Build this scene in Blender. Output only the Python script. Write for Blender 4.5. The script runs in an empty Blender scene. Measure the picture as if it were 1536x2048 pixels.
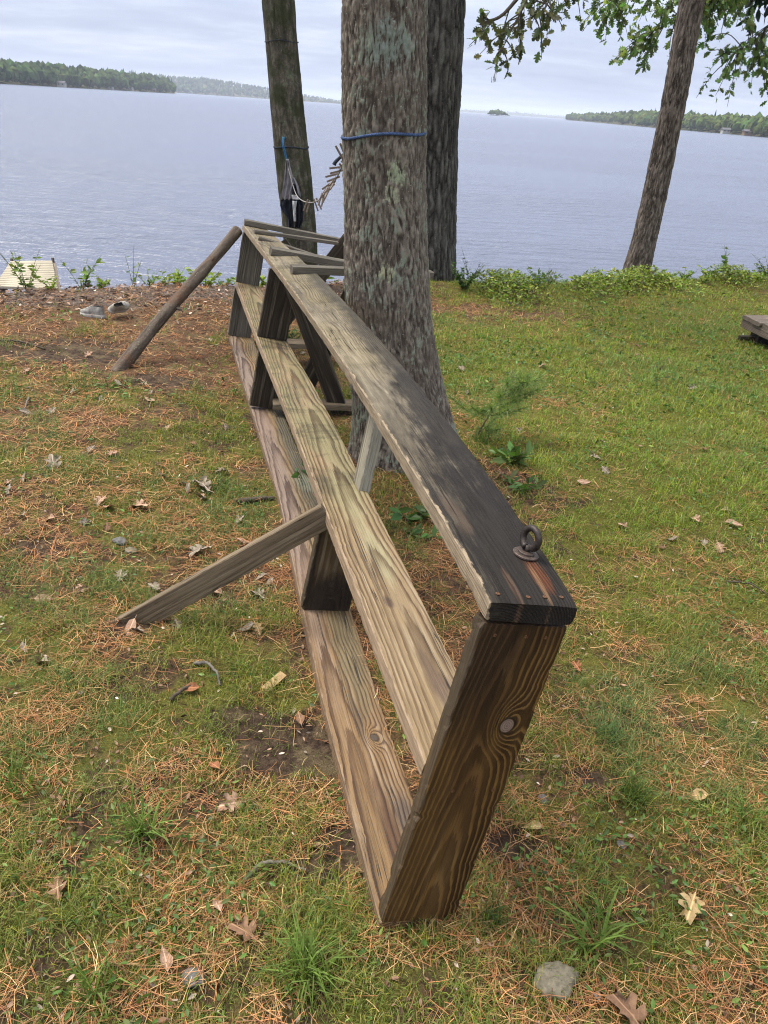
import bpy, math
import numpy as np
from mathutils import Vector, Matrix
PI=math.pi
S=bpy.context.scene
COL=S.collection

# ------------------------------------------------------------------ camera
CAMH=1.55; PITCH=math.radians(27.77); ROLL=math.radians(3.95); FPX=1538.0
cR0=np.array([1.,0,0]); cD=np.array([0,math.cos(PITCH),-math.sin(PITCH)]); cU0=np.cross(cR0,cD)
cR=math.cos(ROLL)*cR0+math.sin(ROLL)*cU0; cU=-math.sin(ROLL)*cR0+math.cos(ROLL)*cU0
C0=np.array([0,0,CAMH])
cam=bpy.data.cameras.new('camera'); camo=bpy.data.objects.new('camera',cam); COL.objects.link(camo)
cam.sensor_fit='VERTICAL'; cam.sensor_height=36.0; cam.lens=36.0*FPX/2048.0
cam.clip_start=0.02; cam.clip_end=30000
M=Matrix.Identity(4)
for i in range(3):
    M[i][0]=cR[i]; M[i][1]=cU[i]; M[i][2]=-cD[i]; M[i][3]=C0[i]
camo.matrix_world=M
S.camera=camo
def ray(px,py): return (px-768)/FPX*cR-(py-1024)/FPX*cU+cD
def gnd(px,py,z=0.):
    v=ray(px,py); return C0+v*((z-CAMH)/v[2])
def aty(px,py,y):
    v=ray(px,py); return C0+v*(y/v[1])

# ------------------------------------------------------------------ node helper
class NT:
    def __init__(s,tree): s.t=tree; s.n=tree.nodes; s.l=tree.links
    def put(s,sock,v):
        if isinstance(v,bpy.types.NodeSocket): s.l.new(v,sock)
        else:
            try: sock.default_value=v
            except Exception:
                sock.default_value=tuple(v)+(1.0,)
    def node(s,typ,ins=None,**kw):
        n=s.n.new(typ)
        for k,v in kw.items(): setattr(n,k,v)
        if ins:
            for k,v in ins.items(): s.put(n.inputs[k],v)
        return n
    def m(s,op,a,b=0.0,c=0.0,clamp=False):
        n=s.n.new('ShaderNodeMath'); n.operation=op; n.use_clamp=clamp
        s.put(n.inputs[0],a); s.put(n.inputs[1],b); s.put(n.inputs[2],c); return n.outputs[0]
    def mix(s,f,a,b,mode='MIX'):
        n=s.n.new('ShaderNodeMix'); n.data_type='RGBA'; n.blend_type=mode; n.clamp_factor=True
        s.put(n.inputs[0],f); s.put(n.inputs[6],c4(a)); s.put(n.inputs[7],c4(b)); return n.outputs[2]
    def noise(s,vec,scale,detail=4,rough=.55,dist=0.0):
        n=s.n.new('ShaderNodeTexNoise'); n.noise_dimensions='3D'
        if vec is not None: s.l.new(vec,n.inputs['Vector'])
        n.inputs['Scale'].default_value=scale; n.inputs['Detail'].default_value=detail
        n.inputs['Roughness'].default_value=rough; n.inputs['Distortion'].default_value=dist
        return n.outputs[0]
    def vor(s,vec,scale,feature='F1',rnd=1.0):
        n=s.n.new('ShaderNodeTexVoronoi'); n.feature=feature
        s.l.new(vec,n.inputs['Vector']); n.inputs['Scale'].default_value=scale
        n.inputs['Randomness'].default_value=rnd
        return n.outputs[0]
    def ramp(s,f,stops):
        n=s.n.new('ShaderNodeValToRGB'); s.put(n.inputs[0],f); e=n.color_ramp.elements
        while len(e)<len(stops): e.new(.5)
        for i,(p,c) in enumerate(stops):
            e[i].position=p; e[i].color=c4(c)
        return n.outputs[0]
    def ss(s,x,a,b):
        n=s.n.new('ShaderNodeMapRange'); n.interpolation_type='SMOOTHSTEP'
        s.put(n.inputs[0],x); s.put(n.inputs[1],a); s.put(n.inputs[2],b); return n.outputs[0]
    def attr(s,name):
        n=s.n.new('ShaderNodeAttribute'); n.attribute_name=name; return n
    def scl(s,vec,v):
        n=s.n.new('ShaderNodeVectorMath'); n.operation='MULTIPLY'; s.l.new(vec,n.inputs[0]); s.put(n.inputs[1],v); return n.outputs[0]
    def addv(s,vec,v):
        n=s.n.new('ShaderNodeVectorMath'); n.operation='ADD'; s.l.new(vec,n.inputs[0]); s.put(n.inputs[1],v); return n.outputs[0]
    def sep(s,vec):
        n=s.n.new('ShaderNodeSeparateXYZ'); s.l.new(vec,n.inputs[0]); return n.outputs
    def comb(s,x,y,z):
        n=s.n.new('ShaderNodeCombineXYZ'); s.put(n.inputs[0],x); s.put(n.inputs[1],y); s.put(n.inputs[2],z); return n.outputs[0]
    def bump(s,h,strength,dist,normal=None):
        n=s.n.new('ShaderNodeBump'); s.put(n.inputs['Strength'],strength); s.put(n.inputs['Distance'],dist)
        s.l.new(h,n.inputs['Height'])
        if normal is not None: s.l.new(normal,n.inputs['Normal'])
        return n.outputs[0]
def c4(c):
    if isinstance(c,bpy.types.NodeSocket): return c
    if isinstance(c,(int,float)): return (c,c,c,1)
    return tuple(c) if len(c)==4 else tuple(c)+(1.0,)
def newmat(name):
    m=bpy.data.materials.new(name); m.use_nodes=True
    t=NT(m.node_tree); b=m.node_tree.nodes['Principled BSDF']
    return m,t,b

# ------------------------------------------------------------------ sky and sun (overcast)
SUN_EL=math.radians(62); SUN_AZ=math.radians(-72)
W=bpy.data.worlds.new('World'); S.world=W; W.use_nodes=True
w=NT(W.node_tree); bg=W.node_tree.nodes['Background']
sky=w.node('ShaderNodeTexSky',sky_type='NISHITA'); sky.sun_disc=False
sky.sun_elevation=SUN_EL; sky.sun_rotation=SUN_AZ; sky.air_density=1.5; sky.dust_density=3.0
tc=w.node('ShaderNodeTexCoord'); x,y,z=w.sep(tc.outputs['Generated'])
zz=w.m('ADD',w.m('MAXIMUM',z,0.0),.13)
pv=w.comb(w.m('DIVIDE',x,zz),w.m('DIVIDE',y,zz),0.0)
n1=w.noise(w.scl(pv,(.55,1.0,1.0)),.72,6,.55,.4)
n2=w.noise(w.scl(pv,(1.0,1.6,1.0)),2.3,5,.55,.2)
cl=w.m('ADD',w.m('MULTIPLY',n1,.72),w.m('MULTIPLY',n2,.28))
ccol=w.ramp(cl,[(.36,(2.35,2.72,3.7)),(.50,(2.9,3.28,4.25)),(.63,(3.95,4.3,5.05))])
elv=w.m('ADD',1.0,w.m('MULTIPLY',w.m('MAXIMUM',z,0.0),2.0))      # overcast sky is brighter overhead
ccol=w.mix(w.ss(z,.1,.8),ccol,w.mix(1.0,ccol,(1.12,1.0,.80),'MULTIPLY'))
cmul=w.node('ShaderNodeVectorMath',operation='SCALE'); w.l.new(ccol,cmul.inputs[0]); w.l.new(elv,cmul.inputs['Scale'])
fin=w.mix(.93,sky.outputs[0],cmul.outputs[0])
w.l.new(fin,bg.inputs[0]); bg.inputs[1].default_value=.1
sl=bpy.data.lights.new('sun','SUN'); sl.energy=3.0; sl.angle=math.radians(26); sl.color=(1,.94,.82)
so=bpy.data.objects.new('sun',sl); COL.objects.link(so)
sd=Vector((math.cos(SUN_EL)*math.sin(SUN_AZ),math.cos(SUN_EL)*math.cos(SUN_AZ),math.sin(SUN_EL)))
so.rotation_euler=(-sd).to_track_quat('-Z','Y').to_euler(); so.location=sd*40
S.view_settings.view_transform='Standard'; S.view_settings.look='None'
S.view_settings.exposure=0.92; S.view_settings.gamma=1.0; S.view_settings.use_curve_mapping=False
S.render.engine='CYCLES'
S.cycles.use_denoising=True; S.cycles.denoising_prefilter='FAST'; S.cycles.filter_width=1.1
S.cycles.max_bounces=4; S.cycles.diffuse_bounces=2; S.cycles.glossy_bounces=2; S.cycles.transmission_bounces=3
S.cycles.transparent_max_bounces=6; S.cycles.volume_bounces=1
S.cycles.sample_clamp_indirect=4.0

# ------------------------------------------------------------------ numpy noise
def _hash(ix,iy,iz,seed):
    n=(ix.astype(np.int64)*374761393+iy.astype(np.int64)*668265263+iz.astype(np.int64)*2246822519+seed*3266489917)&0xffffffff
    n=((n^(n>>15))*2246822519)&0xffffffff; n=((n^(n>>13))*3266489917)&0xffffffff
    return ((n^(n>>16))&0xffffff)/float(0xffffff)
def vn(p,seed=0):
    p=np.asarray(p,float); i=np.floor(p).astype(np.int64); f=p-i; f=f*f*f*(f*(f*6-15)+10)
    r=0
    for dx in (0,1):
        wx=f[...,0] if dx else 1-f[...,0]
        for dy in (0,1):
            wy=f[...,1] if dy else 1-f[...,1]
            for dz in (0,1):
                wz=f[...,2] if dz else 1-f[...,2]
                r=r+wx*wy*wz*_hash(i[...,0]+dx,i[...,1]+dy,i[...,2]+dz,seed)
    return r*2-1
def fbm(p,oct=4,seed=0,g=.5):
    r=0;a=1;t=0
    p=np.asarray(p,float)
    for k in range(oct):
        r=r+a*vn(p*(2.03**k),seed+k*17); t+=a; a*=g
    return r/t
def fbm2(x,y,sc,oct=4,seed=0): return fbm(np.stack([np.asarray(x)*sc,np.asarray(y)*sc,np.zeros_like(np.asarray(x,float))+seed*.37],-1),oct,seed)
def voro(p,seed=0):
    i=np.floor(p).astype(np.int64); d1=np.full(p.shape[:-1],9.);d2=d1.copy();cid=np.zeros(p.shape[:-1])
    for dx in (-1,0,1):
        for dy in (-1,0,1):
            for dz in (-1,0,1):
                a,b,c=i[...,0]+dx,i[...,1]+dy,i[...,2]+dz
                q=np.stack([a+_hash(a,b,c,seed),b+_hash(a,b,c,seed+1),c+_hash(a,b,c,seed+2)],-1)-p
                d=np.sqrt((q*q).sum(-1)); h=_hash(a,b,c,seed+3)
                cid=np.where(d<d1,h,cid)
                d2=np.where(d<d1,d1,np.minimum(d2,d)); d1=np.minimum(d1,d)
    return d1,d2,cid
def sst(x,a,b):
    t=np.clip((x-a)/(b-a),0,1); return t*t*(3-2*t)
RNG=np.random.default_rng(7)

# ------------------------------------------------------------------ mesh / object helpers
def meshnp(name,V,faces,mats,smooth=False,vec=None,col=None,midx=None):
    """faces: list of int arrays (n,k)."""
    V=np.ascontiguousarray(V,np.float32); me=bpy.data.meshes.new(name)
    faces=[np.asarray(f,np.int32) for f in faces if len(f)]
    nl=sum(f.size for f in faces); npoly=sum(len(f) for f in faces)
    me.vertices.add(len(V)); me.vertices.foreach_set('co',V.ravel())
    me.loops.add(nl); me.polygons.add(npoly)
    me.loops.foreach_set('vertex_index',np.concatenate([f.ravel() for f in faces]))
    tot=np.concatenate([np.full(len(f),f.shape[1],np.int32) for f in faces])
    st=np.zeros(npoly,np.int32); st[1:]=np.cumsum(tot)[:-1]
    me.polygons.foreach_set('loop_start',st)
    me.polygons.foreach_set('use_smooth',np.full(npoly,bool(smooth)))
    if midx is not None: me.polygons.foreach_set('material_index',np.asarray(midx,np.int32))
    for k,v in (vec or {}).items():
        a=me.attributes.new(k,'FLOAT_VECTOR','POINT'); a.data.foreach_set('vector',np.ascontiguousarray(v,np.float32).ravel())
    for k,v in (col or {}).items():
        v=np.asarray(v,np.float32)
        if v.shape[1]==3: v=np.concatenate([v,np.ones((len(v),1),np.float32)],1)
        a=me.color_attributes.new(k,'FLOAT_COLOR','POINT'); a.data.foreach_set('color',np.ascontiguousarray(v).ravel())
    me.update(calc_edges=True); me.validate()
    for m in (mats if isinstance(mats,(list,tuple)) else [mats]): me.materials.append(m)
    return me
WL={}
def tag(o,label=None,cat=None,group=None,kind=None):
    if label: o['label']=label
    if cat: o['category']=cat
    if group: o['group']=group
    if kind: o['kind']=kind
    return o
def empty(name,loc,label,cat,group=None):
    o=bpy.data.objects.new(name,None); COL.objects.link(o); o.location=loc; o.empty_display_size=.1
    WL[o.name]=np.array(loc,float); return tag(o,label,cat,group)
def ob(name,me,parent=None,at=None):
    """link a mesh given in world coordinates; recentre its origin."""
    n=len(me.vertices); V=np.empty(n*3,np.float32); me.vertices.foreach_get('co',V); V=V.reshape(-1,3)
    c=np.array(at,float) if at is not None else np.array([(V[:,0].min()+V[:,0].max())/2,(V[:,1].min()+V[:,1].max())/2,V[:,2].min()],float)
    me.vertices.foreach_set('co',np.ascontiguousarray(V-c,np.float32).ravel()); me.update()
    o=bpy.data.objects.new(name,me); COL.objects.link(o); WL[o.name]=c
    if parent is not None: o.parent=parent; o.location=c-WL[parent.name]
    else: o.location=c
    return o
def inst(name,me,loc,rot=(0,0,0),scale=(1,1,1),parent=None):
    o=bpy.data.objects.new(name,me); COL.objects.link(o); WL[o.name]=np.array(loc,float)
    if parent is not None: o.parent=parent; loc=np.array(loc)-WL[parent.name]
    o.location=loc; o.rotation_euler=rot; o.scale=scale; return o
def strip_faces(nr,nc,closed=True):
    r=np.arange(nr-1)[:,None]; c=np.arange(nc if closed else nc-1)[None,:]; c2=(c+1)%nc
    return np.stack([r*nc+c,r*nc+c2,(r+1)*nc+c2,(r+1)*nc+c],-1).reshape(-1,4)
def tube(pts,rad,n=8,caps=True):
    pts=np.asarray(pts,float); m=len(pts); rad=np.broadcast_to(np.asarray(rad,float),(m,))
    t=np.gradient(pts,axis=0); t/=np.linalg.norm(t,axis=1)[:,None]+1e-12
    ref=np.array([0.,0,1]) if abs(t[0][2])<.9 else np.array([1.,0,0])
    u=np.cross(t[0],ref); u/=np.linalg.norm(u); R=[]
    for k in range(m):
        u=u-t[k]*(u@t[k]); u/=np.linalg.norm(u)+1e-12; R.append((u,np.cross(t[k],u)))
    a=np.linspace(0,2*PI,n,endpoint=False)
    V=np.concatenate([pts[k]+rad[k]*(np.cos(a)[:,None]*R[k][0]+np.sin(a)[:,None]*R[k][1]) for k in range(m)])
    F=[strip_faces(m,n)]
    if caps: F.append(np.arange(n)[::-1][None]); F.append((np.arange(n)+(m-1)*n)[None])
    return V,F
def merge(parts):
    Vs=[];Fs={};o=0
    for V,F in parts:
        V=np.asarray(V,float); Vs.append(V)
        for f in F:
            f=np.asarray(f)
            if len(f): Fs.setdefault(f.shape[1],[]).append(f+o)
        o+=len(V)
    return np.concatenate(Vs),[np.concatenate(v) for v in Fs.values()]
def sweep(pts,n=40):
    """smooth curve through points (Catmull-Rom)"""
    P=np.asarray(pts,float); P=np.concatenate([[2*P[0]-P[1]],P,[2*P[-1]-P[-2]]]); out=[]
    m=len(P)-3; k=max(2,n//m)
    for i in range(m):
        p0,p1,p2,p3=P[i:i+4]
        for t in np.linspace(0,1,k,endpoint=False):
            out.append(.5*((2*p1)+(-p0+p2)*t+(2*p0-5*p1+4*p2-p3)*t*t+(-p0+3*p1-3*p2+p3)*t**3))
    out.append(P[-2]); return np.array(out)

# ------------------------------------------------------------------ materials
def wood_mat(name,early,late,ring=.006,pith=(.085,-.07),wob=.010,taper=.004,knots=(),stains=(),
             edge=None,grime=None,algae=None,rough=.7,spec=.25,weather=.35,fine=1.0,seed=0.0,pale=.3,duty=(.30,.82),lmin=0.0):
    """boards: attribute pc = (along, across, through) in metres.
    knots (s,b,size,dark) ; stains (s,b,rs,rb,colour,strength,noise)"""
    m,t,b=newmat(name)
    pc=t.addv(t.attr('pc').outputs['Vector'],(seed*3.1,0,0)); raw=t.attr('pc').outputs['Vector']
    s_,b_,c_=t.sep(raw)
    nb=t.noise(t.scl(pc,(1.6,2.0,2.0)),1.0,3,.5); nb=t.m('SUBTRACT',nb,.5)
    nc=t.noise(t.scl(pc,(5.0,9.0,9.0)),1.0,3,.5); nc=t.m('SUBTRACT',nc,.5)
    db=t.m('SUBTRACT',b_,pith[0]); db=t.m('ADD',db,t.m('MULTIPLY',nb,wob*6))
    dc=t.m('SUBTRACT',c_,pith[1])
    r=t.m('SQRT',t.m('ADD',t.m('MULTIPLY',db,db),t.m('MULTIPLY',dc,dc)))
    r=t.m('ADD',r,t.m('MULTIPLY',s_,taper)); r=t.m('ADD',r,t.m('MULTIPLY',nb,wob)); r=t.m('ADD',r,t.m('MULTIPLY',nc,wob*.28))
    kmask=None; kpale=None
    for (ks,kb,kr,dark) in knots:
        ds=t.m('SUBTRACT',s_,ks); dk=t.m('SUBTRACT',b_,kb)
        q=t.m('ADD',t.m('MULTIPLY',t.m('MULTIPLY',ds,ds),1/(2.6*kr)**2),t.m('MULTIPLY',t.m('MULTIPLY',dk,dk),1/(1.5*kr)**2))
        g=t.m('POWER',2.718,t.m('MULTIPLY',q,-1.0))
        r=t.m('ADD',r,t.m('MULTIPLY',g,.035*kr/.014))
        q2=t.m('SQRT',t.m('ADD',t.m('MULTIPLY',t.m('MULTIPLY',ds,ds),1/(1.0*kr)**2),t.m('MULTIPLY',t.m('MULTIPLY',dk,dk),1/(.8*kr)**2)))
        q2=t.m('ADD',q2,t.m('MULTIPLY',nc,.8))
        km=t.m('SUBTRACT',1.0,t.ss(q2,.75,1.0)); ring2=t.m('MULTIPLY',t.ss(q2,.7,.95),t.m('SUBTRACT',1.0,t.ss(q2,1.0,1.35)))
        if kmask is None: kmask=[]
        kmask.append((km,ring2,dark,q2))
    rag=t.noise(t.scl(pc,(10,240,240)),1.0,3,.6); r=t.m('ADD',r,t.m('MULTIPLY',t.m('SUBTRACT',rag,.5),ring*.55))
    ph=t.m('FRACT',t.m('DIVIDE',r,ring))
    lw=t.m('MULTIPLY',t.ss(ph,duty[0],duty[1]),t.m('SUBTRACT',1.0,t.ss(ph,.90,.99)))
    amp=t.noise(t.scl(pc,(1.2,12,12)),1.0,3,.6); lw=t.m('MULTIPLY',lw,t.m('ADD',lmin,t.m('MULTIPLY',t.ss(amp,.25,.6),1-lmin)))
    streak=t.noise(t.scl(pc,(6.0,260,260)),1.0,4,.65)
    str2=t.noise(t.scl(pc,(2.5,60,60)),1.0,3,.6)
    col=t.mix(t.m('MULTIPLY',t.ss(str2,.5,.75),pale),early,t.mix(.45,early,(1,.9,.72)))
    wn=t.noise(t.scl(pc,(2.2,9,9)),1.0,5,.65)
    col=t.mix(t.m('MULTIPLY',t.ss(wn,.42,.68),weather),col,grime or (.05,.042,.033))
    if algae:
        al,acol,a0,a1,astr=algae
        an=t.noise(t.scl(pc,(3.0,10,10)),1.3,4,.6)
        af=t.m('MULTIPLY',t.m('MULTIPLY',t.ss(an,.36,.6),t.ss(s_,a0,a1)),astr); col=t.mix(af,col,acol)
        bands=t.m('ADD',t.noise(t.scl(pc,(6.0,3.0,3.0)),1.0,5,.65,.8),t.m('MULTIPLY',t.m('SUBTRACT',streak,.5),.25))
        col=t.mix(t.m('MULTIPLY',t.m('MULTIPLY',t.ss(bands,.47,.72),t.ss(s_,a0,a1)),al),col,(.040,.036,.018))
    for (ss,sb,rs,rb,sc,st,nz) in stains:
        ds=t.m('MULTIPLY',t.m('SUBTRACT',s_,ss),1/rs); dk=t.m('MULTIPLY',t.m('SUBTRACT',b_,sb),1/rb)
        q=t.m('SQRT',t.m('ADD',t.m('MULTIPLY',ds,ds),t.m('MULTIPLY',dk,dk)))
        sn=t.noise(t.scl(pc,(12,46,46)),1.0,4,.6)
        q=t.m('ADD',q,t.m('MULTIPLY',t.m('SUBTRACT',sn,.5),nz*1.2)); q=t.m('ADD',q,t.m('MULTIPLY',t.m('SUBTRACT',streak,.5),.9)); q=t.m('ADD',q,t.m('MULTIPLY',t.m('SUBTRACT',lw,.4),.18))
        f=t.m('MULTIPLY',t.m('SUBTRACT',1.0,t.ss(q,.48,1.25)),st); col=t.mix(f,col,sc)
    ratio=tuple(min(1.0,l_/e_) for l_,e_ in zip(late,early))
    col=t.mix(t.m('MULTIPLY',lw,.92),col,t.mix(1.0,col,ratio,'MULTIPLY'))
    col=t.mix(t.m('MULTIPLY',t.ss(streak,.40,.70),.55*fine),col,t.mix(1.0,col,(.42,.40,.38),'MULTIPLY'))
    ck=t.noise(t.scl(pc,(1.3,75,75)),1.0,2,.5,.15); ckm=t.m('MULTIPLY',t.m('SUBTRACT',1.0,t.ss(t.m('ABSOLUTE',t.m('SUBTRACT',ck,.5)),.004,.016)),t.ss(t.noise(t.scl(pc,(2.5,14,14)),1.0,2,.5),.5,.6)); col=t.mix(t.m('MULTIPLY',ckm,.85),col,(.012,.009,.007))
    pit=t.noise(t.scl(pc,(40,420,420)),1.0,2,.5); col=t.mix(t.m('MULTIPLY',t.ss(pit,.62,.72),.5),col,t.mix(1.0,col,(.4,.38,.36),'MULTIPLY'))
    for km,ring2,dark,q2 in (kmask or []):
        col=t.mix(t.m('MULTIPLY',ring2,.8),col,(.016,.010,.006))
        kr_=t.m('FRACT',t.m('MULTIPLY',q2,4.0)); kc=t.mix(t.ss(kr_,.5,.9),dark,t.mix(.45,dark,(0,0,0)))
        col=t.mix(km,col,kc)
    if edge:
        ecol,estr=edge
        en=t.noise(t.scl(pc,(20,60,60)),1.0,4,.6)
        lim=t.m('MULTIPLY',t.ss(en,.42,.75),.008)
        f=t.m('MULTIPLY',t.m('SUBTRACT',1.0,t.ss(t.m('SUBTRACT',b_,lim),-.001,.003)),estr)
        es=t.noise(t.scl(pc,(9,90,200)),1.0,4,.65)
        col=t.mix(f,col,t.mix(t.ss(es,.4,.7),ecol,t.mix(.6,ecol,(.02,.014,.01))))
    t.put(b.inputs['Base Color'],col); rv=t.m('ADD',rough-.12,t.m('MULTIPLY',wn,.3))
    t.put(b.inputs['Roughness'],rv); b.inputs['Specular IOR Level'].default_value=spec
    hgt=t.m('ADD',t.m('MULTIPLY',lw,.7),t.m('ADD',t.m('MULTIPLY',streak,-1.3),t.m('MULTIPLY',ckm,-1.6)))
    t.put(b.inputs['Normal'],t.bump(hgt,.55,.0022))
    return m
def bark_mat(name,dark,mid,light,lichen=(.30,.34,.27),lich_amt=.5,moss=None,red=None,patches=(),spec=.15):
    m,t,b=newmat(name)
    a=t.attr('bk').outputs['Vector']; h,cid,_=t.sep(a)
    p=t.attr('wp').outputs['Vector']
    f1=t.noise(p,38,5,.65); f2=t.noise(t.scl(p,(1,1,.3)),150,5,.75); f3=t.noise(p,5,4,.6)
    hh=t.m('ADD',h,t.m('MULTIPLY',t.m('SUBTRACT',f2,.5),.85))
    col=t.ramp(hh,[(.08,dark),(.42,mid),(.85,light)])
    col=t.mix(t.m('MULTIPLY',t.ss(f1,.45,.72),.6),col,t.mix(.5,dark,mid))
    col=t.mix(t.m('MULTIPLY',cid,.3),col,t.mix(.5,mid,light))
    if red: col=t.mix(t.m('MULTIPLY',t.ss(t.noise(p,4.2,4,.6),.48,.66),.6),col,red)
    ln=t.noise(p,9,5,.7,.3); l2=t.noise(p,70,4,.7)
    lf=t.m('MULTIPLY',t.ss(t.m('ADD',ln,t.m('MULTIPLY',t.m('SUBTRACT',l2,.5),.55)),.60-.1*lich_amt,.70-.1*lich_amt),t.ss(h,.2,.55))
    col=t.mix(t.m('MULTIPLY',lf,.85),col,t.mix(t.ss(l2,.35,.65),lichen,t.mix(.5,lichen,(.12,.15,.11))))
    sp=t.ss(t.noise(p,160,2,.5),.68,.74); col=t.mix(t.m('MULTIPLY',sp,.7),col,(.42,.42,.38))
    if moss:
        mc,ms=moss; mf=t.m('MULTIPLY',t.ss(t.m('ADD',f3,t.m('MULTIPLY',t.m('SUBTRACT',l2,.5),.3)),.42,.60),ms)
        col=t.mix(mf,col,t.mix(l2,mc,t.mix(.6,mc,(0,0,0))))
    for (px,py,pz,rr,pcx) in patches:
        v=t.node('ShaderNodeVectorMath',operation='DISTANCE'); t.l.new(p,v.inputs[0]); v.inputs[1].default_value=(px,py,pz)
        q=t.m('ADD',t.m('DIVIDE',v.outputs['Value'],rr),t.m('ADD',t.m('MULTIPLY',t.m('SUBTRACT',l2,.5),2.6),t.m('MULTIPLY',t.m('SUBTRACT',t.noise(p,22,3,.6),.5),1.2)))
        col=t.mix(t.m('MULTIPLY',t.m('MULTIPLY',t.m('SUBTRACT',1.0,t.ss(q,.45,1.15)),t.ss(h,.12,.5)),.85),col,t.mix(t.ss(l2,.35,.6),pcx,t.mix(.45,pcx,(.1,.12,.08))))
    t.put(b.inputs['Base Color'],col); b.inputs['Roughness'].default_value=.85; b.inputs['Specular IOR Level'].default_value=spec
    t.put(b.inputs['Normal'],t.bump(t.m('ADD',t.m('MULTIPLY',f2,1.0),t.m('MULTIPLY',l2,.6)),.7,.006))
    return m
def leaf_mat(name,tint=(1,1,1),trans=.35,rough=.55,spec=.25,attr='lc'):
    m,t,b=newmat(name)
    c=t.attr(attr).outputs['Color']; c=t.mix(1.0,c,tint,'MULTIPLY')
    t.put(b.inputs['Base Color'],c); b.inputs['Roughness'].default_value=rough; b.inputs['Specular IOR Level'].default_value=spec
    if trans>0:
        tr=t.node('ShaderNodeBsdfTranslucent'); t.put(tr.inputs[0],t.mix(1.0,c,(1.1,1.25,.6),'MULTIPLY'))
        mx=t.node('ShaderNodeMixShader'); mx.inputs[0].default_value=trans
        t.l.new(b.outputs[0],mx.inputs[1]); t.l.new(tr.outputs[0],mx.inputs[2])
        t.l.new(mx.outputs[0],t.n['Material Output'].inputs[0])
    return m
def plain_mat(name,c1,c2=None,scale=20,rough=.7,spec=.3,metal=0.0,bump=0.0,stretch=(1,1,1)):
    m,t,b=newmat(name); tcn=t.node('ShaderNodeTexCoord'); v=t.scl(tcn.outputs['Object'],stretch)
    n=t.noise(v,scale,5,.65); c=t.mix(t.ss(n,.35,.65),c1,c2 or tuple(.6*q for q in c1))
    t.put(b.inputs['Base Color'],c); b.inputs['Roughness'].default_value=rough
    b.inputs['Specular IOR Level'].default_value=spec; b.inputs['Metallic'].default_value=metal
    if bump: t.put(b.inputs['Normal'],t.bump(n,.6,bump))
    return m

M_grass=leaf_mat('grass_blades',trans=.3,spec=.2)
M_leaf=leaf_mat('green_leaves',trans=.35,spec=.35,rough=.45)
M_litter=leaf_mat('dry_litter',trans=0.0,spec=.15,rough=.8)
M_far=leaf_mat('far_foliage',trans=0.0,spec=.05,rough=.9)

# ------------------------------------------------------------------ terrain
TREE=np.array([.075,3.45])
def shore_d(x,y):
    x=np.asarray(x,float); e=7.72+.44*x+.22*vn(np.stack([x*.8,x*0+3.3,x*0],-1),5)
    return (np.asarray(y,float)-e)*.915
def gh(x,y):
    x=np.asarray(x,float); y=np.asarray(y,float)
    d=shore_d(x,y)
    h=.035*fbm2(x,y,.7,3,11)+.018*fbm2(x,y,3.2,3,12)+.007*fbm2(x,y,12,3,13)
    rr=np.hypot(x-TREE[0],(y-TREE[1])); h=h+.10*np.exp(-(rr/.50)**2)
    rs=(x-.048)*-.2734+(y-1.024)*.9618; rb=(x-.048)*.96+(y-1.024)*.27; near=sst(rs,-.6,-.2)*(1-sst(rs,4.9,5.4))*np.exp(-((rb-.09)/.32)**4)
    h=h*(1-near)+near*(np.minimum(h*.3,.004)-.014*np.clip(rs,0,5)+.002)
    bx=np.clip(1-np.hypot(x,y)/1.7,0,1)
    h=h*(1-.7*sst(bx,0,.4))
    h=h+.05*np.exp(-((d+.25)/.35)**2)*(1+fbm2(x,y,2.2,3,14))
    drop=sst(d,-.05,1.5)
    h=h-1.3*drop-2.5*sst(d,1.2,30)
    return np.where(np.hypot(x,y)>60,np.where(d>0,-3.8,0.0),h)
BARE=[(gnd(a,b_)[0],gnd(a,b_)[1],r_) for a,b_,r_ in ((1010,1690,.06),(560,1480,.10),(650,1500,.07),(640,1740,.05),(1190,1560,.05),(260,1250,.05),(470,1440,.05),(690,1680,.05),(1100,1240,.06),(330,760,.15),(150,700,.25),(70,1100,.06))]
def region(x,y):
    """grass amount, needle/red amount, leaf-litter amount"""
    x=np.asarray(x,float); y=np.asarray(y,float); d=shore_d(x,y)
    n=fbm2(x,y,1.3,4,21); n2=fbm2(x,y,4.5,3,22); n3=fbm2(x,y,.5,3,23)
    right=sst(x-(.25-.05*y),-.35,.9); far=sst(y,1.9,3.3)
    g=.53+.22*n+.34*n2
    g=g+right*far*.55*(.75+.5*n)+right*(1-far)*.10
    left=1-right
    g=g-left*sst(y,4.2,5.4)*.32 - .10*left*(1-sst(y,3.4,4.2))*sst(y,1.4,2.2)*0
    g=g-.9*np.exp(-(((x-.75)/.75)**2+((y-6.9)/.42)**2))            # bare red patch behind the trees
    g=g-.55*np.exp(-(((x-.62)/.42)**2+((y-3.25)/.22)**2))-.35*np.exp(-(((x-.3)/.4)**2+((y-2.5)/.5)**2))
    g=g+.5*np.exp(-(((y-5.3)/.5)**2))*right
    g=g*(1-sst(d,-.9,-.3)*left*.8)
    bare=0
    for bx_,by_,br_ in BARE: bare=bare+np.exp(-(((x-bx_)/(br_*1.5))**2+((y-by_)/br_)**2)*(1.4-.9*n2))
    g=g-.75*bare
    rd=.5+.35*n3-.25*n+.35*np.exp(-(((x-.75)/.8)**2+((y-6.9)/.5)**2))+.22*left*sst(y,4,5.5)
    rd=rd-right*far*.25-.8*bare
    lit=left*sst(d+.5*n2,-1.3,-.3)*.9*(.75+.8*n)+.12*left*sst(y,3.2,4.5)+.05
    return np.clip(g,0,1.1),np.clip(rd,0,1.2),np.clip(lit,0,1)
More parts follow.
